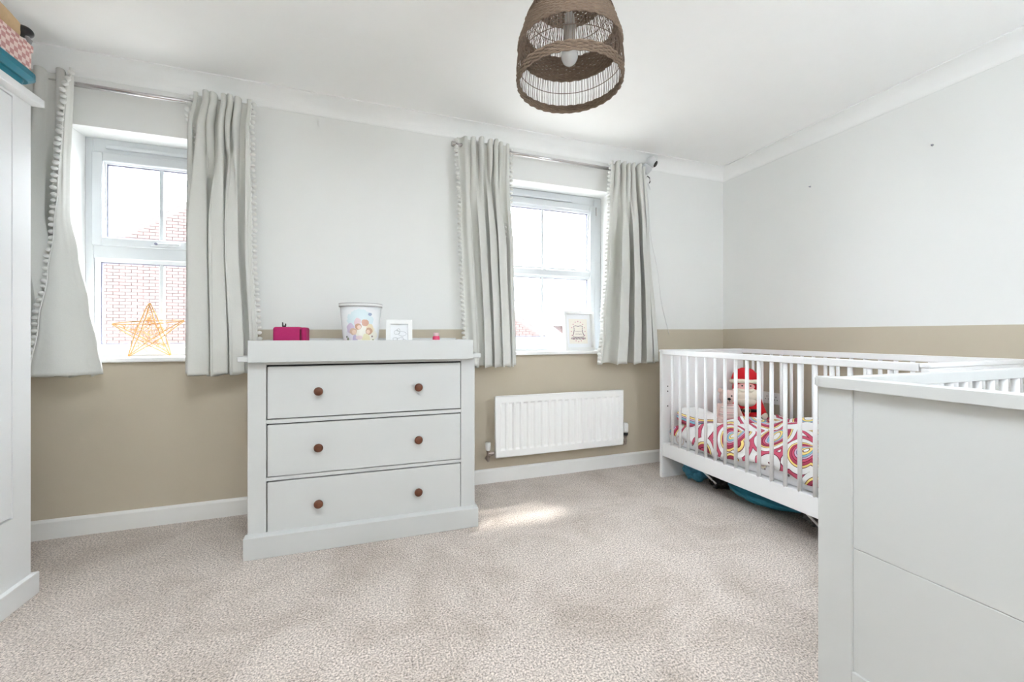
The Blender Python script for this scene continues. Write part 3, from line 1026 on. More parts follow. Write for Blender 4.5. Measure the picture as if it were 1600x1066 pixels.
def curtain(name_label, xl, xr, n, seed, edges, zt=2.268, zb=.808, yc=2.572, amp=.036, flapR=None, flapL=None, tuckR=None, hem_dip=0.0, skew=0.0):
    """xl/xr: keyed edge positions over v (0 top, 1 bottom). flapR/flapL: keyed x of a folded-over leading edge
    edges: which ends carry pompoms"""
    t = thing('curtain', name_label, 'curtain', ((xl[-1][1] + xr[-1][1]) / 2, yc, zb), 0, 'sage grey pompom curtains')
    ox, oy, oz = t.location
    R = random.Random(seed)
    NV, NU = 64, 130
    ph0 = R.uniform(0, 6.28)
    nt_ = int(n * 1.7)
    def warp(m):
        w = [R.uniform(.55, 1.5) for _ in range(m)]
        c = [0]
        for q_ in w: c.append(c[-1] + q_)
        c = [q_ / c[-1] for q_ in c]
        am = [R.uniform(.65, 1.25) for _ in range(m + 1)]
        def fn(u):
            for i in range(m):
                if u <= c[i + 1] or i == m - 1:
                    f0 = (u - c[i]) / (c[i + 1] - c[i])
                    return i + f0, lerp(am[i], am[i + 1], f0)
        return fn
    wt, wbm = warp(nt_), warp(n)
    bm = BM()
    rows = []
    for iv in range(NV + 1):
        v = iv / NV
        z = lerp(zt, zb, v)
        a, b = key(xl, v), key(xr, v)
        row = []
        mixv = min(1, max(0, (v - .03) / .45)); mixv = mixv * mixv * (3 - 2 * mixv)
        At, Ab = amp * .62, amp * (1.0 + .25 * v)
        for iu in range(NU + 1):
            u = iu / NU
            kt, st_ = wt(u)
            kb, sb_ = wbm(u)
            pt, pb = 2 * math.pi * kt, 2 * math.pi * kb + skew * v
            yt = -At * st_ * (math.cos(pt) + .25 * math.cos(2 * pt))
            yb_ = -Ab * sb_ * (1.08 * math.tanh(2.4 * (math.cos(pb) + .38)) - .30 * math.sin(pb))
            y = lerp(yt, yb_, mixv)
            ph = pt; sc = st_
            x = lerp(a, b, u) + lerp(.30 * At * st_ * math.sin(2 * pt), .42 * Ab * sb_ * math.sin(2 * pb), mixv)
            wn = noise.noise(Vector((u * n * .9, z * 1.6, seed)))
            y += .016 * wn * (0.3 + v)
            x += .006 * noise.noise(Vector((u * n * .7 + 9, z * 2.2, seed))) * v
            zz = z
            if v == 0:
                zz += .016 * (0.5 + .5 * math.cos(ph)) * sc
            if iv == NV:
                zz += -hem_dip * math.sin(math.pi * u) + .006 * math.cos(ph)
            if z < zb + .115 and z > zb + .03:
                y -= .002
            # pole pocket: the fabric pinches round the pole just under the heading
            if .012 < v < .035:
                y *= .8
            row.append(Vector((x, yc + y * min(1, 4 * u + .15, 4 * (1 - u) + .15), zz)))
        if flapR is not None:
            e = row[-1]
            fx = key(flapR, v)
            m_ = 12
            for j in range(1, m_ + 1):
                tt = j / m_
                xx = lerp(e.x, fx, tt)
                yy = e.y - .010 - (.030 + .03 * v) * math.sin(min(1, tt * 1.4) * math.pi / 2) + .004 * math.sin(tt * 9 + v * 6)
                if j == 1: xx = e.x + .004
                row.append(Vector((xx, yy, e.z)))
        if tuckR is not None:
            e = row[-1]
            fx = key(tuckR, v)
            for j in range(1, 9):
                tt = j / 8
                row.append(Vector((lerp(e.x, fx, tt) + (.006 if j < 3 else 0), e.y + .012 * math.sin(tt * math.pi) + tt * .034, e.z)))
        if flapL is not None:
            e = row[0]
            fx = key(flapL, v)
            m_ = 12
            pre = []
            for j in range(1, m_ + 1):
                tt = j / m_
                xx = lerp(e.x, fx, tt)
                yy = e.y + (.018 * math.sin(tt * math.pi)) + tt * .035
                pre.append(Vector((xx, yy, e.z)))
            row = pre[::-1] + row
        rows.append(row)
    vv = [[bm.verts.new(p - Vector((ox, oy, oz))) for p in r] for r in rows]
    for i in range(NV):
        for j in range(len(vv[0]) - 1):
            bm.faces.new((vv[i][j], vv[i][j + 1], vv[i + 1][j + 1], vv[i + 1][j]))
    fab = obj('fabric', bm, 'curtain', t, True)
    so = fab.modifiers.new('solidify', 'SOLIDIFY')
    so.thickness = .0025
    so.offset = 0
    # pompoms down the trimmed edges
    for side in edges:
        j = 0 if side == 'L' else -1
        q = 1 if side == 'L' else -2
        N = 50
        tp = []
        for k in range(N):
            v = (k + .5) / N
            r0 = rows[min(NV, int(v * NV))]
            r1 = rows[min(NV, int(v * NV) + 1)]
            e = r0[j].lerp(r1[j], v * NV - int(v * NV))
            d = (r0[j] - r0[q])
            d.z = 0
            d = d.normalized() if d.length > 1e-6 else Vector((-1 if side == 'L' else 1, 0, 0))
            o = bpy.data.objects.new('pompom', pom_me)
            COL.objects.link(o)
            o.parent = t
            c = e + d * .013 + Vector((R.uniform(-.003, .003), R.uniform(-.003, .003), R.uniform(-.003, .003)))
            o.location = c - Vector((ox, oy, oz))
            o.scale = (.0140, .0125, .0105)
            o.rotation_euler = (R.uniform(-.3, .3), R.uniform(-.35, .35), R.uniform(0, 3))
            tp.append(e)
        tb = BM()
        tube(tb, [r[j] - Vector((ox, oy, oz)) for r in rows], .0032, 6)
        obj('trim_tape', tb, 'pompom', t, True)
    return t

curtain('sage grey pompom curtain nearest the wardrobe, its trimmed edge folded back',
        [(0, -1.68), (1, -1.70)], [(0, -1.330), (.30, -1.340), (.46, -1.338), (.60, -1.308), (.77, -1.268), (.90, -1.236), (1, -1.218)], 3, 3, 'R', flapR=[(0, -1.318), (.06, -1.336), (.19, -1.347), (.40, -1.358), (.53, -1.370), (.67, -1.392), (.82, -1.422), (1, -1.452)], zb=.812, amp=.026, yc=2.585)
curtain('sage grey pompom curtain beside the chest of drawers, right of the left window',
        [(0, -.842), (.12, -.868), (.5, -.872), (1, -.876)], [(0, -.583), (.1, -.590), (.5, -.580), (1, -.548)], 4, 8, 'LR', flapL=[(0, -.852), (.07, -.872), (.14, -.850), (.3, -.825), (1, -.815)], zb=.802, amp=.050)
curtain('sage grey pompom curtain directly right of the chest of drawers',
        [(0, .600), (.2, .605), (1, .655)], [(0, .895), (.15, .893), (.5, .930), (1, .948)], 4, 14, 'LR', flapL=[(0, .560), (.3, .578), (1, .612)], tuckR=[(0, .910), (.15, .912), (.30, .905), (.42, .890), (1, .885)], zb=.803, amp=.042)
curtain('sage grey pompom curtain nearest the corner and cot',
        [(0, 1.690), (.2, 1.672), (.5, 1.632), (.8, 1.592), (1, 1.566)], [(0, 1.985), (.3, 2.015), (1, 2.090)], 4, 21, 'L', zb=.800, amp=.046, skew=.6)

def pole(label, x0, x1, brk):
    t = thing('curtain_pole', label, 'curtain pole', ((x0 + x1) / 2, 2.603, 2.236))
    ox = t.location.x
    obj('rod', tube(BM(), [(x0 - ox, 0, 0), (x1 - ox, 0, 0)], .0115, 20), 'chrome', t, True)
    for xx, s in ((x0, -1), (x1, 1)):
        obj('finial', lathe(BM(), [(.0118, -.002 * s), (.017, 0), (.017, .022 * s), (.014, .026 * s), (.001, .027 * s)], 20, (xx - ox, 0, 0), 'X'), 'chrome', t)
    for xx in brk:
        bm = BM()
        tube(bm, [(xx - ox, WB - 2.603, -.018), (xx - ox, .0, -.018)], .007, 10)
        lathe(bm, [(.022, WB - 2.603 - .006), (.022, WB - 2.603 - .0005)], 16, (xx - ox, 0, -.018), 'Y')
        obj('bracket', bm, 'chrome', t)
    return t
pole('chrome curtain pole over the narrow left window', -1.72, -.605, (-1.66, -.64))
pole('chrome curtain pole over the right window', .545, 1.97, (.585, 1.93))

# ================================================================== PENDANT LAMP
LX, LY, LZ = .685, 1.306, 1.90
lamp = thing('pendant_lamp', 'brown woven rattan pendant lampshade hanging from the ceiling', 'lamp', (LX, LY, LZ))
def lr(h):
    return key([(0, .183), (.06, .189), (.13, .181), (.21, .160), (.30, .124), (.36, .085), (.40, .045)], h)
def weave(h0, h1, seed):
    bm = BM()
    k = 0
    h = h0
    NS = 132
    while h <= h1:
        pts = []
        for i in range(NS):
            a = 2 * math.pi * i / NS
            r = lr(h) + .0017 * (1 if (i // 2 + k) % 2 else -1) + .0012 * noise.noise(Vector((i * .7, h * 90, seed)))
            pts.append((r * math.cos(a), r * math.sin(a), h + .0012 * noise.noise(Vector((i * .5, h * 60, seed + 5)))))
        tube(bm, pts, .0037, 5, closed=True)
        h += .0052
        k += 1
    return bm
for i, (h0, h1) in enumerate(((.003, .030), (.128, .208), (.300, .372))):
    w = obj('woven_band', weave(h0, h1, i), 'rattan', lamp)
    w['kind'] = 'stuff'
bm = BM()
for i in range(150):
    a = 2 * math.pi * (i + .25 * math.sin(i * 2.1)) / 150
    pts = []
    for k in range(15):
        h = .002 + .396 * k / 14
        pts.append((lr(h) * math.cos(a), lr(h) * math.sin(a), h))
    tube(bm, pts, .0011, 3, caps=False)
st = obj('rattan_sticks', bm, 'rattan_d', lamp)
st['kind'] = 'stuff'
for h in (.080, .255):
    obj('wire_ring', tube(BM(), [((lr(h) - .002) * math.cos(2 * math.pi * k / 64), (lr(h) - .002) * math.sin(2 * math.pi * k / 64), h) for k in range(64)], .0013, 5, closed=True), 'rattan_d', lamp)
obj('shade_cap', lathe(BM(), [(.046, .396), (.046, .402), (.02, .408), (.018, .404)], 32), 'rattan', lamp)
bl = obj('bulb', lathe(BM(), [(.001, .072), (.012, .0745), (.022, .082), (.029, .096), (.030, .106), (.026, .120), (.018, .132), (.0135, .142), (.013, .150)], 28), 'bulb', lamp, True)
hold = obj('lamp_holder', lathe(BM(), [(.0135, .146), (.019, .148), (.0205, .160), (.0205, .205), (.023, .206), (.023, .214), (.019, .216), (.017, .250), (.008, .262)], 24), plain('grey_lamp_holder', lin(150, 146, 140), .5), lamp, True)
obj('cord', tube(BM(), [(0, 0, .258), (0, 0, .478)], .0035, 8), 'plastic', lamp)
obj('ceiling_rose', lathe(BM(), [(.012, .460), (.04, .470), (.045, .480), (.046, .4995)], 28), 'plastic', lamp, True)

# ================================================================== COT BY THE RIGHT WALL
cot = thing('cot', 'white slatted cot holding rainbow bedding along the right wall', 'cot', (0, 0, 0))
CX0, CX1, CY0, CY1, CT = 1.970, 2.742, .910, 2.394, .905
CB = .026
def bar_mesh(h0, h1):
    bm = BM()
    lathe(bm, [(.0098, h0), (.0098, h1)], 12)
    for v in bm.verts:
        pass
    me = bpy.data.meshes.new('bar')
    bmesh.ops.recalc_face_normals(bm, faces=bm.faces)
    bm.to_mesh(me); bm.free()
    for p in me.polygons:
        if len(p.vertices) == 4: p.use_smooth = True
    me.materials.append(M['cot'])
    return me
bar_me = bar_mesh(.249, CT - .030)
for yy0, yy1 in ((CY1 - CB, CY1), (CY0, CY0 + CB)):
    e = obj('end_panel', bx(CX0 + .003, CX1 - .003, yy0, yy1, 0, CT - .018, .003, 2), 'cot', cot)
    obj('panel_cap', bx(CX0, CX1, yy0 - .004, yy1 + .004, CT - .018, CT, .004, 2), 'cot', e)
for xx in (CX0, CX1 - .026):
    obj('top_rail', bx(xx, xx + .026, CY0 + CB + .005, CY1 - CB - .005, CT - .034, CT - .001, .004, 2), 'cot', cot)
    obj('bottom_rail', bx(xx + .004, xx + .024, CY0 + CB + .001, CY1 - CB - .003, .156, .254, .003, 2), 'cot', cot)
    yb = 2.276
    while yb > CY0 + CB + .03:
        o = bpy.data.objects.new('bar', bar_me)
        COL.objects.link(o); o.parent = cot
        o.location = (xx + .013, yb, 0)
        yb -= .0730
obj('bed_base', bx(CX0 + .028, CX1 - .028, CY0 + CB, CY1 - CB, .222, .246, .002, 1), 'cot', cot)
for zz in (.645, .610, .505):
    obj('bolt_hole', lathe(BM(), [(.0045, -.002), (.0045, .001)], 10, (CX0 + .052, CY1 - CB, zz), 'Y'), 'black', cot)

def soft_box(bm, x0, x1, y0, y1, z0, z1, r, n=28, wob=.004, seed=1):
    box(bm, x0, x1, y0, y1, z0, z1, r, 5)
    bmesh.ops.subdivide_edges(bm, edges=[e for e in bm.edges if e.calc_length() > .1], cuts=10, use_grid_fill=True)
    for v in bm.verts:
        v.co += Vector((noise.noise(v.co * 9 + Vector((seed, 0, 0))), noise.noise(v.co * 9 + Vector((0, seed, 3))), noise.noise(v.co * 7 + Vector((0, 5, seed))))) * wob
    return bm

def sheet_print():
    """white fitted sheet with faint stripes and little grey motifs"""
    m, nt, p = new_mat('printed_cot_sheet')
    p.inputs['Roughness'].default_value = .85
    tc = nd(nt, 'ShaderNodeTexCoord')
    vo = nd(nt, 'ShaderNodeTexVoronoi'); vo.inputs['Scale'].default_value = 26
    nt.links.new(tc.outputs['Object'], vo.inputs['Vector'])
    r = nd(nt, 'ShaderNodeValToRGB')
    fill_ramp(r.color_ramp, [(0, lin(140, 128, 130)), (.17, (.80, .80, .815, 1))])
    nt.links.new(vo.outputs['Distance'], r.inputs['Fac'])
    v2 = nd(nt, 'ShaderNodeTexVoronoi'); v2.inputs['Scale'].default_value = 7.5
    nt.links.new(tc.outputs['Object'], v2.inputs['Vector'])
    r2 = nd(nt, 'ShaderNodeValToRGB')
    fill_ramp(r2.color_ramp, [(0, (1, 1, 1, 1)), (.22, lin(222, 190, 198)), (.25, lin(246, 236, 205)), (.28, lin(206, 200, 206)), (.30, (1, 1, 1, 1))])
    nt.links.new(v2.outputs['Distance'], r2.inputs['Fac'])
    mx = nd(nt, 'ShaderNodeMixRGB', blend_type='MULTIPLY'); mx.inputs['Fac'].default_value = .8
    nt.links.new(r.outputs['Color'], mx.inputs['Color1']); nt.links.new(r2.outputs['Color'], mx.inputs['Color2'])
    nt.links.new(mx.outputs['Color'], p.inputs['Base Color'])
    return m
M['sheet_print'] = sheet_print()
mt = tag(obj('mattress', soft_box(BM(), CX0 + .045, CX1 - .034, CY0 + .035, CY1 - .032, .2465, .362, .035), 'sheet_print', None, True), 'white printed-sheet mattress inside the cot along the right wall', 'mattress')

# duvet: rumpled heightfield lying on the mattress
DX0, DX1, DY0, DY1 = 2.014, 2.690, .96, 2.31
NXd, NYd = 70, 130
bm = BM()
g = []
for j in range(NYd + 1):
    y = lerp(DY0, DY1, j / NYd)
    rowv = []
    for i in range(NXd + 1):
        s = i / NXd
        x = lerp(DX0, DX1, s)
        n1 = noise.noise(Vector((x * 5.0, y * 4.2, 2.0)))
        n2 = noise.noise(Vector((x * 11, y * 9, 7.0)))
        crest = key([(.96, .085), (1.5, .105), (1.8, .080), (2.0, .045), (2.2, .020), (2.4, .02)], y)
        z = .378 + crest * (0.55 + .45 * math.sin(min(1, s * 2.2) * math.pi / 2)) + .030 * n1 + .010 * n2
        # ridge folds running diagonally
        z += .020 * math.sin((x * 1.3 + y) * 16 + 3 * n1)
        # room for the toys at the head end
        dt = math.hypot((x - 2.50) / .26, (y - 2.18) / .16)
        z -= .05 * max(0, 1 - dt)
        edge = .300 + .022 * math.sin(y * 9) + .014 * noise.noise(Vector((y * 14, 1, 0)))
        if s < .12:
            t_ = s / .12
            k_ = math.sin(t_ * math.pi / 2)
            z = lerp(edge, z, k_)
            x = DX0 - .020 + .014 * (1 - t_) * noise.noise(Vector((y * 8, 2, 2))) + (DX0 + .12 * (DX1 - DX0) - DX0 + .020) * (1 - math.cos(t_ * math.pi / 2))
            x = max(x, CX0 + .028)
        z = max(z, .368) if s >= .12 else z
        rowv.append(bm.verts.new((x, y, z)))
    g.append(rowv)
for j in range(NYd):
    for i in range(NXd):
        bm.faces.new((g[j][i], g[j][i + 1], g[j + 1][i + 1], g[j + 1][i]))
duv = tag(obj('duvet', bm, 'duvet', None, True), 'rumpled white duvet with pink, yellow and blue rainbow stripes in the cot', 'duvet')
so = duv.modifiers.new('solidify', 'SOLIDIFY'); so.thickness = .008; so.offset = 1

# pillow at the head end
bm = BM()
bmesh.ops.create_icosphere(bm, subdivisions=4, radius=1)
for v in bm.verts:
    c = v.co
    f_ = lambda a, p: math.copysign(abs(a) ** p, a)
    v.co = Vector((f_(c.x, .62) * .132, f_(c.y, .62) * .100, f_(c.z, .85) * .062))
    v.co += Vector((0, 0, .008 * noise.noise(v.co * 20)))
pil = tag(obj('pillow', bm, 'pillow', None, True), 'small rainbow-striped pillow at the window end of the cot', 'pillow')
pil.location = (2.148, 2.225, .438)
pil.rotation_euler = (math.radians(10), math.radians(4), .1)

# --- plush bear
def rot_z(a): return Matrix.Rotation(a, 4, 'Z')
bear = thing('teddy_bear', 'pale pink plush bear in a striped jumper sitting in the cot', 'soft toy', (2.36, 2.17, .392), math.radians(-38))
bm = BM()
ball(bm, (0, 0, .075), (.062, .052, .080), 3)
ball(bm, (0, -.008, .190), (.052, .048, .050), 3)
ball(bm, (0, -.050, .178), (.026, .024, .022), 3)
for s in (-1, 1):
    ball(bm, (s * .044, .0, .232), (.018, .010, .018), 2)
    for k in range(7):
        t_ = k / 6
        ball(bm, (s * (.052 + .034 * t_), -.012 - .026 * t_, .125 - .085 * t_), .021 - .003 * t_, 2)
    for k in range(7):
        t_ = k / 6
        ball(bm, (s * (.036 + .030 * t_), -.035 - .085 * t_, .030 - .004 * t_), .028 - .002 * t_, 2)
    ball(bm, (s * .068, -.126, .038), (.026, .016, .032), 2)
remesh(obj('body', bm, 'plush_pink', bear), .0055)
bm = BM()
ball(bm, (0, 0, .085), (.067, .057, .066), 4)
bmesh.ops.bisect_plane(bm, geom=bm.verts[:] + bm.edges[:] + bm.faces[:], plane_co=(0, 0, .050), plane_no=(0, 0, -1), clear_outer=True)
obj('jumper', bm, 'jumper', bear, True)
obj('nose', ball(BM(), (0, -.074, .184), (.011, .008, .009), 3), 'black', bear, True)
for s in (-1, 1):
    obj('eye', ball(BM(), (s * .019, -.052, .203), .0052, 2), 'black', bear, True)
obj('mouth', tube(BM(), [(0, -.075, .177), (0, -.0735, .168), (.006, -.071, .165)], .0014, 5), 'black', bear)

# --- plush figure with red hat and beard
sa = thing('plush_figure', 'plush figure with red hat, cream beard and red coat sitting in the cot', 'soft toy', (2.575, 2.215, .385), math.radians(-42))
bm = BM()
ball(bm, (0, 0, .095), (.092, .070, .105), 3)
ball(bm, (0, -.006, .245), (.082, .070, .085), 3)
for s in (-1, 1):
    for k in range(8):
        t_ = k / 7
        ball(bm, (s * (.075 + .035 * t_), -.015 - .03 * t_, .160 - .095 * t_), .030 - .006 * t_, 2)
    for k in range(6):
        t_ = k / 5
        ball(bm, (s * (.045 + .02 * t_), -.05 - .07 * t_, .032), .034 - .004 * t_, 2)
remesh(obj('body', bm, 'red', sa), .0065)
bm = BM()
lathe(bm, [(.090, .286), (.088, .315), (.075, .350), (.050, .376), (.022, .388), (.001, .391)], 28, (0, -.004, 0), cap=False)
for v in bm.verts:
    v.co += Vector((noise.noise(v.co * 20), noise.noise(v.co * 20 + Vector((3, 0, 0))), 0)) * .004
obj('hat', bm, 'red', sa, True)
bm = BM()
tube(bm, [((.086 * math.cos(a)), -.006 + .078 * math.sin(a), .288 + .012 * -math.sin(a)) for a in [2 * math.pi * k / 40 for k in range(40)]], .016, 10, closed=True)
obj('hat_brim', bm, 'beard', sa, True)
obj('face', ball(BM(), (0, -.030, .256), (.064, .052, .042), 3), 'face', sa, True)
bm = BM()
ball(bm, (0, -.046, .202), (.088, .048, .058), 4)
ball(bm, (0, -.052, .158), (.066, .040, .044), 4)
for v in bm.verts:
    v.co *= 1 + .03 * noise.noise(v.co * 45)
obj('beard', bm, 'beard', sa, True)
obj('nose', ball(BM(), (0, -.086, .246), .0135, 3), 'face', sa, True)
for s in (-1, 1):
    obj('eye', ball(BM(), (s * .026, -.076, .266), .0058, 2), 'black', sa, True)
    bm = BM()
    tube(bm, [(s * .008, -.090, .232), (s * .028, -.089, .230), (s * .048, -.078, .240)], [.010, .009, .003], 8)
    obj('moustache', bm, 'beard', sa, True)
    obj('mitten', ball(BM(), (s * .113, -.050, .060), (.022, .022, .026), 2), 'beard', sa, True)
    obj('boot', ball(BM(), (s * .066, -.125, .034), (.032, .028, .036), 3), 'black', sa, True)
bm = BM()
tube(bm, [(.094 * math.cos(a), .073 * math.sin(a), .092) for a in [2 * math.pi * k / 40 for k in range(40)]], .011, 8, closed=True)
obj('belt', bm, 'black', sa, True)
obj('buckle', tube(BM(), [(.024 * math.cos(a), -.087, .092 + .020 * math.sin(a)) for a in [2 * math.pi * k / 20 for k in range(20)]], .0032, 6, closed=True), plain('gold_buckle', lin(200, 170, 120), .35, .6), sa, True)

# --- stowed under the cot
def crumple(name, label, cat, mat, c, r, amp, fr_, seed, sub=5, floor=.002):
    bm = BM()
    bmesh.ops.create_icosphere(bm, subdivisions=sub, radius=1)
    for v in bm.verts:
        p = v.co.copy()
        d = 1 + amp * (abs(noise.noise(p * fr_ + Vector((seed, 0, 0)))) * 2 - .6) + amp * .4 * noise.noise(p * fr_ * 2.7 + Vector((0, seed, 0)))
        v.co = Vector((p.x * r[0] * d, p.y * r[1] * d, p.z * r[2] * d))
        v.co.z = max(v.co.z + c[2], floor) - c[2]
    o = tag(obj(name, bm, mat, None, True), label, cat)
    o.location = c
    return o
crumple('fabric_bag', 'light blue crumpled nylon bag under the window end of the cot', 'bag', 'bluefab', (2.19, 2.245, .088), (.120, .092, .088), .26, 2.2, 3)
crumple('black_bag', 'black nylon bundle under the cot between the blue bag and teal cushion', 'bag', 'blackfab', (2.24, 2.060, .072), (.13, .078, .072), .20, 2.4, 11)
tl = crumple('floor_cushion', 'flat round teal nylon cushion under the middle of the cot', 'cushion', 'tealfab', (2.34, 1.785, .056), (.235, .275, .056), .06, 2.0, 5)
tl.rotation_euler = (0, math.radians(0), .3)
crumple('plastic_bag', 'grey crumpled plastic bag under the cot right of the teal cushion', 'bag', 'greybag', (2.27, 1.490, .070), (.105, .070, .070), .34, 3.0, 17)
crumple('black_sack', 'black sack under the cot beside the foreground cot panel', 'bag', 'blackfab', (2.30, 1.320, .075), (.15, .090, .075), .22, 2.6, 23)
def rodlike(label, a, b, r=.006):
    o = tag(obj('thin_rod', tube(BM(), [a, b], r, 10), 'plastic', None, True), label, 'rod')
    return o
rodlike('thin white rod poking out over the black nylon bundle under the cot', (2.075, 2.155, .146), (2.105, 2.020, .060), .006)
rodlike('thin white rod leaning on the black sack under the cot', (2.105, 1.475, .120), (2.125, 1.360, .030), .006)

# socket on the right wall behind the cot
sk = thing('wall_socket', 'white double plug socket on the beige wall behind the cot', 'socket', (XR, 2.240, .534))
obj('plate', bx(-.010, -.0002, -.073, .073, -.043, .043, .003, 2), 'plastic', sk)
for s in (-1, 1):
    bm = BM()
    for a, b, w_, h_ in ((0, .012, .002, .005), (-.011, -.009, .004, .002), (.011, -.009, .004, .002)):
        box(bm, -.0106, -.0095, s * .036 + a - w_, s * .036 + a + w_, b - h_, b + h_)
    obj('pin_holes', bm, 'black', sk)
    obj('switch', bx(-.013, -.0095, s * .012 - .006, s * .012 + .006, .014, .030, .001, 1), 'plastic', sk)

# ================================================================== FOREGROUND COT
c2 = thing('cot', 'white cot in the right foreground with solid panelled end', 'cot', (0, 0, 0))
AX0, AX1, AY0, AY1 = 1.064, 2.52, -.045, .706
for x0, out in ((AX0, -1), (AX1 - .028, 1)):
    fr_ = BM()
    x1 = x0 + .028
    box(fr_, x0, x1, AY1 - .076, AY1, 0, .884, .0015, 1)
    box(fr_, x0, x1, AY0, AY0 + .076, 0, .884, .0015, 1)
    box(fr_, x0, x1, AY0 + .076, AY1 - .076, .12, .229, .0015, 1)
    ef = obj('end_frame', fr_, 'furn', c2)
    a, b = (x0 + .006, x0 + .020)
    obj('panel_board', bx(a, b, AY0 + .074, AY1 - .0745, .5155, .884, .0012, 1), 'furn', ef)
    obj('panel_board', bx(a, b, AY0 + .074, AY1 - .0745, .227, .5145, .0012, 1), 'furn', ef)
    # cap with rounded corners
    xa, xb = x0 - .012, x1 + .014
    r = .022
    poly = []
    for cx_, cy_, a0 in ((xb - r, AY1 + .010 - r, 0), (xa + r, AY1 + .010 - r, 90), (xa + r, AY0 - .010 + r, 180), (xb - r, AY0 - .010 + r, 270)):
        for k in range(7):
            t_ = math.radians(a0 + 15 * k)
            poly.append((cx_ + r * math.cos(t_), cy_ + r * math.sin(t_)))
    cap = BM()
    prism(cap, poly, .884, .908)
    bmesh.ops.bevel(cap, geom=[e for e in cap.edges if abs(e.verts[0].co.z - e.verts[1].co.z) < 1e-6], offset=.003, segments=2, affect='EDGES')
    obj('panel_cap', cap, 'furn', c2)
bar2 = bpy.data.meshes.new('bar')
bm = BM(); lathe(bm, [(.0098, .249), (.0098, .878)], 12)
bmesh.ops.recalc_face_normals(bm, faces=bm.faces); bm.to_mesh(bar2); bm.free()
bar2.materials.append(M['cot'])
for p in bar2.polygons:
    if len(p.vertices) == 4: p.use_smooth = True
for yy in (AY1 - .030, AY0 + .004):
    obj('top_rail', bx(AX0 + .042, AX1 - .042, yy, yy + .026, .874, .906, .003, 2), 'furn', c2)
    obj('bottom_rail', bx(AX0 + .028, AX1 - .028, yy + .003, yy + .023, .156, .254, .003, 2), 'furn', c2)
    xb = 1.151
    while xb < AX1 - .05:
        o = bpy.data.objects.new('bar', bar2); COL.objects.link(o); o.parent = c2
        o.location = (xb, yy + .013, 0)
        xb += .0728
obj('bed_base', bx(AX0 + .028, AX1 - .028, AY0 + .03, AY1 - .032, .222, .246, .002, 1), 'cot', c2)
tag(obj('mattress', soft_box(BM(), AX0 + .032, AX1 - .032, AY0 + .034, AY1 - .036, .2465, .362, .035, seed=4), 'sheet', None, True), 'plain white mattress inside the foreground cot', 'mattress')

# ================================================================== WARDROBE
wd = thing('wardrobe', 'tall white panelled wardrobe at the left edge', 'wardrobe', (0, 0, 0))
QX, QB, QY0, QY1 = -1.225, -1.785, .98, 2.129
bm = BM()
box(bm, QB, QX - .002, QY1 - .020, QY1, .05, 1.903)
box(bm, QB, QX - .002, QY0, QY0 + .020, .05, 1.903)
box(bm, QB, QB + .01, QY0 + .02, QY1 - .02, .05, 1.903)
obj('body', bm, 'ward', wd)
obj('door_gap_shade', bx(QB + .015, QX - .030, QY0 + .025, QY1 - .025, .06, 1.90), 'gap', wd)  # dark fill, paints the shade seen through the door gaps
bm = BM()
box(bm, QX - .024, QX, QY1 - .086, QY1, .332, 1.903)
box(bm, QX - .024, QX, QY0, QY0 + .086, .332, 1.903)
box(bm, QX - .024, QX, QY0 + .086, QY1 - .086, 1.892, 1.903, .001, 1)
obj('face_frame', bm, 'ward', wd)
obj('lower_rail', bx(QX - .024, QX, QY0, QY1, .05, .332), 'ward', wd)
ym = (QY0 + QY1) / 2
for a, b, ks in ((QY0 + .089, ym - .002, -1), (ym + .002, QY1 - .0895, 1)):
    fr_ = BM()
    box(fr_, QX - .022, QX - .001, a, a + .07, .339, 1.888, .0015, 1)
    box(fr_, QX - .022, QX - .001, b - .07, b, .339, 1.888, .0015, 1)
    box(fr_, QX - .022, QX - .001, a + .07, b - .07, .339, .419, .0015, 1)
    box(fr_, QX - .022, QX - .001, a + .07, b - .07, 1.808, 1.888, .0015, 1)
    d = obj('door', fr_, 'ward', wd)
    obj('door_panel', bx(QX - .018, QX - .007, a + .068, b - .068, .417, 1.810), 'ward', d)
    kx = b - .035 if ks < 0 else a + .035
    obj('knob', lathe(BM(), [(.008, -.002), (.008, .012), (.019, .018), (.020, .026), (.012, .032), (.001, .033)], 20, (QX, kx, 1.08), 'X'), 'knob', d, True)
bm = BM()
box(bm, QB, QX + .019, QY0 - .013, QY1 + .013, 0, .083, .0015, 1)
obj('plinth', bm, 'ward', wd)
obj('cornice', bx(QB, QX + .035, QY0 - .012, QY1 + .012, 1.9035, 1.933, .002, 1), 'ward', wd)

# --- things on the wardrobe
tb = thing('storage_box', 'teal plastic storage box with wide rim on top of the wardrobe', 'box', (-1.455, 1.990, 1.9335))
bm = BM()
def rrect(x, y, r, n=6):
    out = []
    for cx_, cy_, a0 in ((x - r, y - r, 0), (-x + r, y - r, 90), (-x + r, -y + r, 180), (x - r, -y + r, 270)):
        for k in range(n + 1):
            t_ = math.radians(a0 + 90 * k / n)
            out.append((cx_ + r * math.cos(t_), cy_ + r * math.sin(t_)))
    return out
def loft(bm, loops):
    rings = [[bm.verts.new((p[0], p[1], z)) for p in pts] for pts, z in loops]
    n = len(rings[0])
    for A, B in zip(rings, rings[1:]):
        for k in range(n):
            bm.faces.new((A[k], A[(k + 1) % n], B[(k + 1) % n], B[k]))
    bm.faces.new(rings[0][::-1]); bm.faces.new(rings[-1])
    return bm
loft(bm, [(rrect(.175, .180, .03), 0), (rrect(.190, .195, .03), .075), (rrect(.190, .195, .03), .092)])
obj('box_body', bm, 'teal', tb, False)
obj('box_lid', loft(BM(), [(rrect(.198, .215, .045), .080), (rrect(.212, .238, .055), .098), (rrect(.212, .238, .055), .118), (rrect(.204, .230, .05), .127)]), 'teal', tb, False)
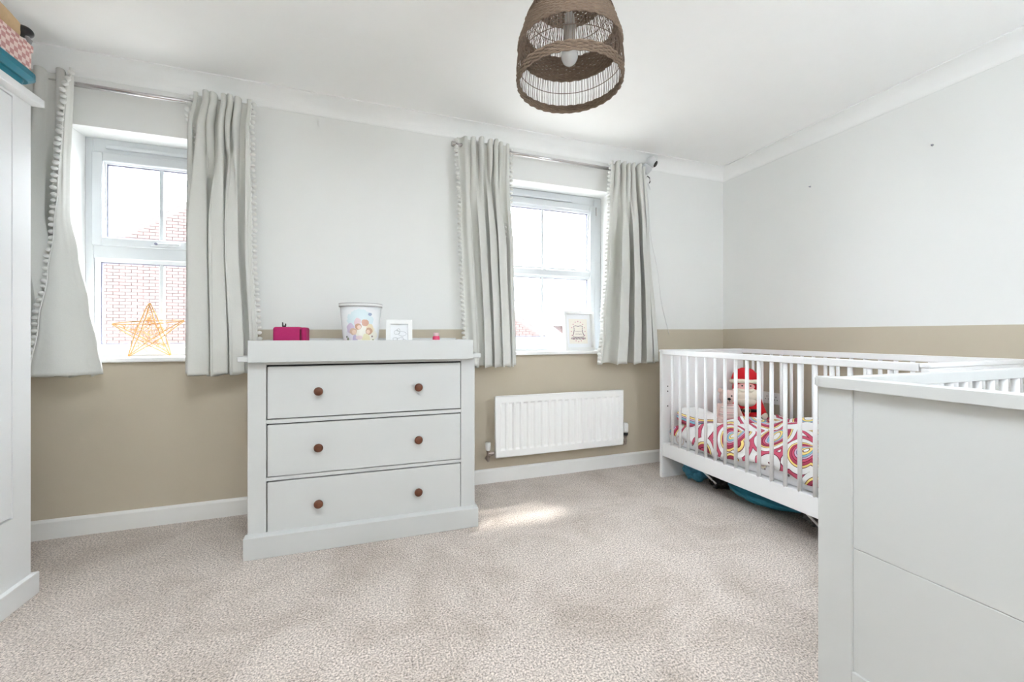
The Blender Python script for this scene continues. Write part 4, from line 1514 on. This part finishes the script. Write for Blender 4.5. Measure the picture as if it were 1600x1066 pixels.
gb = thing('check_box', 'pink checked cardboard box on the teal storage box', 'box', (-1.455, 2.000, 2.0615))
obj('box_body', bx(-.19, .19, -.205, .205, 0, .100, .004, 2), 'gingham', gb)
obj('box_lid', bx(-.194, .194, -.209, .209, .085, .112, .004, 2), 'gingham', gb)
tn = thing('tan_toy', 'tan plush toy with a black rounded tip on the pink checked box', 'soft toy', (-1.37, 1.99, 2.1745))
bm = BM()
for k in range(14):
    t_ = k / 13
    ball(bm, (.035 * t_, -.20 + .40 * t_, .092 - .030 * t_), (.095 - .050 * t_, .05, .088 - .042 * t_), 2)
ball(bm, (.050, .08, .150), (.030, .055, .026), 2)
ball(bm, (-.050, .06, .160), (.030, .055, .026), 2)
remesh(obj('body', bm, 'tan', tn), .009)
obj('ear', ball(BM(), (.052, .10, .166), (.022, .038, .016), 3), plain('brown_plush', lin(150, 112, 96), .9, var=.1, bump=.3), tn, True)
obj('muzzle_tip', ball(BM(), (.070, .232, .062), (.030, .028, .022), 3), 'black', tn, True)
obj('ribbon', tube(BM(), [(.078, .225, .052), (.084, .240, .034), (.080, .244, .012)], [.006, .009, .004], 8), plain('silver_ribbon', lin(150, 148, 150), .4), tn)

# ================================================================== WICKER STAR ON THE LEFT SILL
star = thing('wicker_star', 'golden wicker five-pointed star standing on the left window sill', 'star decoration', (-1.105, 2.765, .8935))
pts5 = {'T': (-.002, .286), 'L': (-.161, .172), 'R': (.153, .193), 'A': (-.093, .0), 'B': (.092, .004)}
rnd = random.Random(12)
for a, b in (('T', 'A'), ('T', 'B'), ('L', 'R'), ('L', 'B'), ('R', 'A')):
    A, B = Vector((pts5[a][0], 0, pts5[a][1])), Vector((pts5[b][0], 0, pts5[b][1]))
    n_ = (B - A).cross(Vector((0, 1, 0))).normalized()
    for s in (-1, 1):
        tube_bm = BM()
        P_ = []
        for k in range(9):
            t_ = k / 8
            w_ = .0075 * math.sin(math.pi * min(1, t_ * 1.0)) + .002
            P_.append(A.lerp(B, t_) + n_ * (s * w_) + Vector((rnd.uniform(-.001, .001), rnd.uniform(-.004, .004), rnd.uniform(-.001, .001) + .003)))
        tube(tube_bm, P_, .0024, 6)
        obj('twig', tube_bm, 'twig', star, True)
bm = BM()
C_ = Vector((0, 0, .128))
for k in range(150):
    # short twigs woven inside the pentagon and arms
    arm = rnd.choice(['T', 'T', 'L', 'R', 'A', 'B', 'C', 'C', 'C'])
    if arm == 'C':
        c0 = C_ + Vector((rnd.gauss(0, .032), rnd.uniform(-.008, .008), rnd.gauss(0, .032)))
    else:
        c0 = C_.lerp(Vector((pts5[arm][0], 0, pts5[arm][1])), rnd.uniform(.2, .72)) + Vector((rnd.gauss(0, .008), rnd.uniform(-.006, .006), rnd.gauss(0, .008)))
    an = rnd.uniform(0, math.pi)
    L_ = rnd.uniform(.010, .024)
    d_ = Vector((math.cos(an), rnd.uniform(-.2, .2), math.sin(an)))
    m0 = Vector((rnd.uniform(-.006, .006), 0, rnd.uniform(-.006, .006)))
    tube(bm, [c0 - d_ * L_, c0 + m0, c0 + d_ * L_], .0010, 4)
wf = obj('woven_twigs', bm, 'twig', star)
wf['kind'] = 'stuff'

# ================================================================== PICTURE ON THE RIGHT SILL
pf2 = picture_frame('picture_frame', 'white box picture frame with plum ornament print leaning on the right window sill', .262, .292, .020, .034, (1.512, 2.735, .8935), math.radians(4), 5)
obj('print', bx(-.108, .108, -.0060, -.004, .022, .272), 'mat_white', pf2)
obj('print_paper', bx(-.080, .080, -.0066, -.006, .050, .236), 'paper', pf2)
bm = BM()
y_ = -.0070
tube(bm, [(x, y_, z) for x, z in ((-.040, .180), (-.036, .168), (-.036, .150), (-.042, .125), (-.050, .112), (-.046, .100), (.0, .098), (.046, .100), (.050, .112), (.042, .125), (.036, .150), (.036, .168), (.040, .180), (.022, .186), (.0, .180), (-.022, .186))], .0022, 5, closed=True)
obj('ornament_outline', bm, 'ink', pf2)
bm = BM()
for k in range(9):
    cx_ = -.056 + k * .014
    tube(bm, [(cx_ + .007 * math.cos(a), y_, .090 + .005 * math.sin(a) - .003 * (k % 2)) for a in [2 * math.pi * i / 10 for i in range(10)]], .0016, 4, closed=True)
obj('ornament_base', bm, 'ink', pf2)
bm = BM()
for zz in (.142, .122):
    x = -.027
    rr_ = random.Random(int(zz * 1000))
    pts = []
    while x < .029:
        pts.append((x, y_, zz + rr_.uniform(-.003, .003)))
        x += .0035
    tube(bm, pts, .0009, 4)
obj('script_lines', bm, 'ink', pf2)
bm = BM()
for k in range(16):
    a = 2 * math.pi * k / 16
    ball(bm, (.060 * math.cos(a), y_ + .0002, .142 + .076 * math.sin(a)), (.006, .0006, .005), 1)
obj('flower_border', bm, 'ink_pink', pf2)
obj('easel_strut', bx(-.02, .02, .002, .006, .02, .20), 'black', pf2)

# ================================================================== SECURITY CAMERA, CABLE, WALL PLUGS
sc_ = thing('security_camera', 'small white dome camera with black lens high on the back wall', 'camera', (2.058, 2.640, 2.275))
obj('bracket', bx(-.030, .030, .030, .0498, -.030, .060, .006, 2), 'plastic', sc_)
bm = BM()
ax = Vector((.42, -.35, .70)).normalized()
rot = ax.to_track_quat('Z', 'Y').to_matrix().to_4x4()
t = bmesh.new(); lathe(t, [(.030, -.055), (.036, -.050), (.040, -.010), (.036, .0)], 28)
merge(bm, t, Matrix.Translation((-.006, -.022, .034)) @ rot)
obj('base', bm, 'cam', sc_, True)
obj('dome', ball(BM(), (.012, -.036, .062), .044, 4), 'cam', sc_, True)
ld = Vector((.10, -.80, -.60)).normalized()
rl = ld.to_track_quat('Z', 'Y').to_matrix().to_4x4()
bm = BM()
t = bmesh.new(); bmesh.ops.create_icosphere(t, subdivisions=3, radius=1)
merge(bm, t, Matrix.Translation(Vector((.012, -.036, .062)) + Vector((.50, -.66, -.56)).normalized() * .037) @ Vector((.50, -.66, -.56)).normalized().to_track_quat('Z', 'Y').to_matrix().to_4x4() @ Matrix.Diagonal((.024, .024, .010, 1)))
obj('lens', bm, 'black', sc_, True)
cab = thing('camera_cable', 'thin white cable hanging down the wall from the camera to the cot', 'cable', (2.10, 2.684, 2.25))
pts = []
for k in range(30):
    t_ = k / 29
    pts.append((lerp(-.015, .20, t_ ** 1.3) + .008 * math.sin(t_ * 14), 0.002, -.06 - 1.18 * t_))
obj('wire', tube(BM(), pts, .0016, 6), 'plastic', cab, True)
obj('plug_loop', tube(BM(), [(-.03, -.03, .0), (-.012, -.036, -.015), (-.008, -.036, -.045), (-.022, -.034, -.065)], .004, 8), 'black', cab, True)
obj('cable_end', tube(BM(), [(-.024, -.034, -.055), (.0, -.030, -.10)], .006, 8), 'plastic', cab, True)

for (yy, zz, lab) in ((1.316, 2.034, 'tiny grey wall plug high on the right wall nearer the camera'), (1.961, 2.029, 'tiny grey wall plug high on the right wall nearer the corner')):
    o = thing('wall_plug', lab, 'wall plug', (XR, yy, zz), 0, 'wall plugs on the right wall')
    obj('collar', lathe(BM(), [(.006, -.003), (.006, -.0002)], 10, (0, 0, 0), 'X'), 'ink_grey', o)
    obj('pin', lathe(BM(), [(.0022, -.014), (.0022, -.002)], 8, (0, 0, 0), 'X'), 'gasket', o)
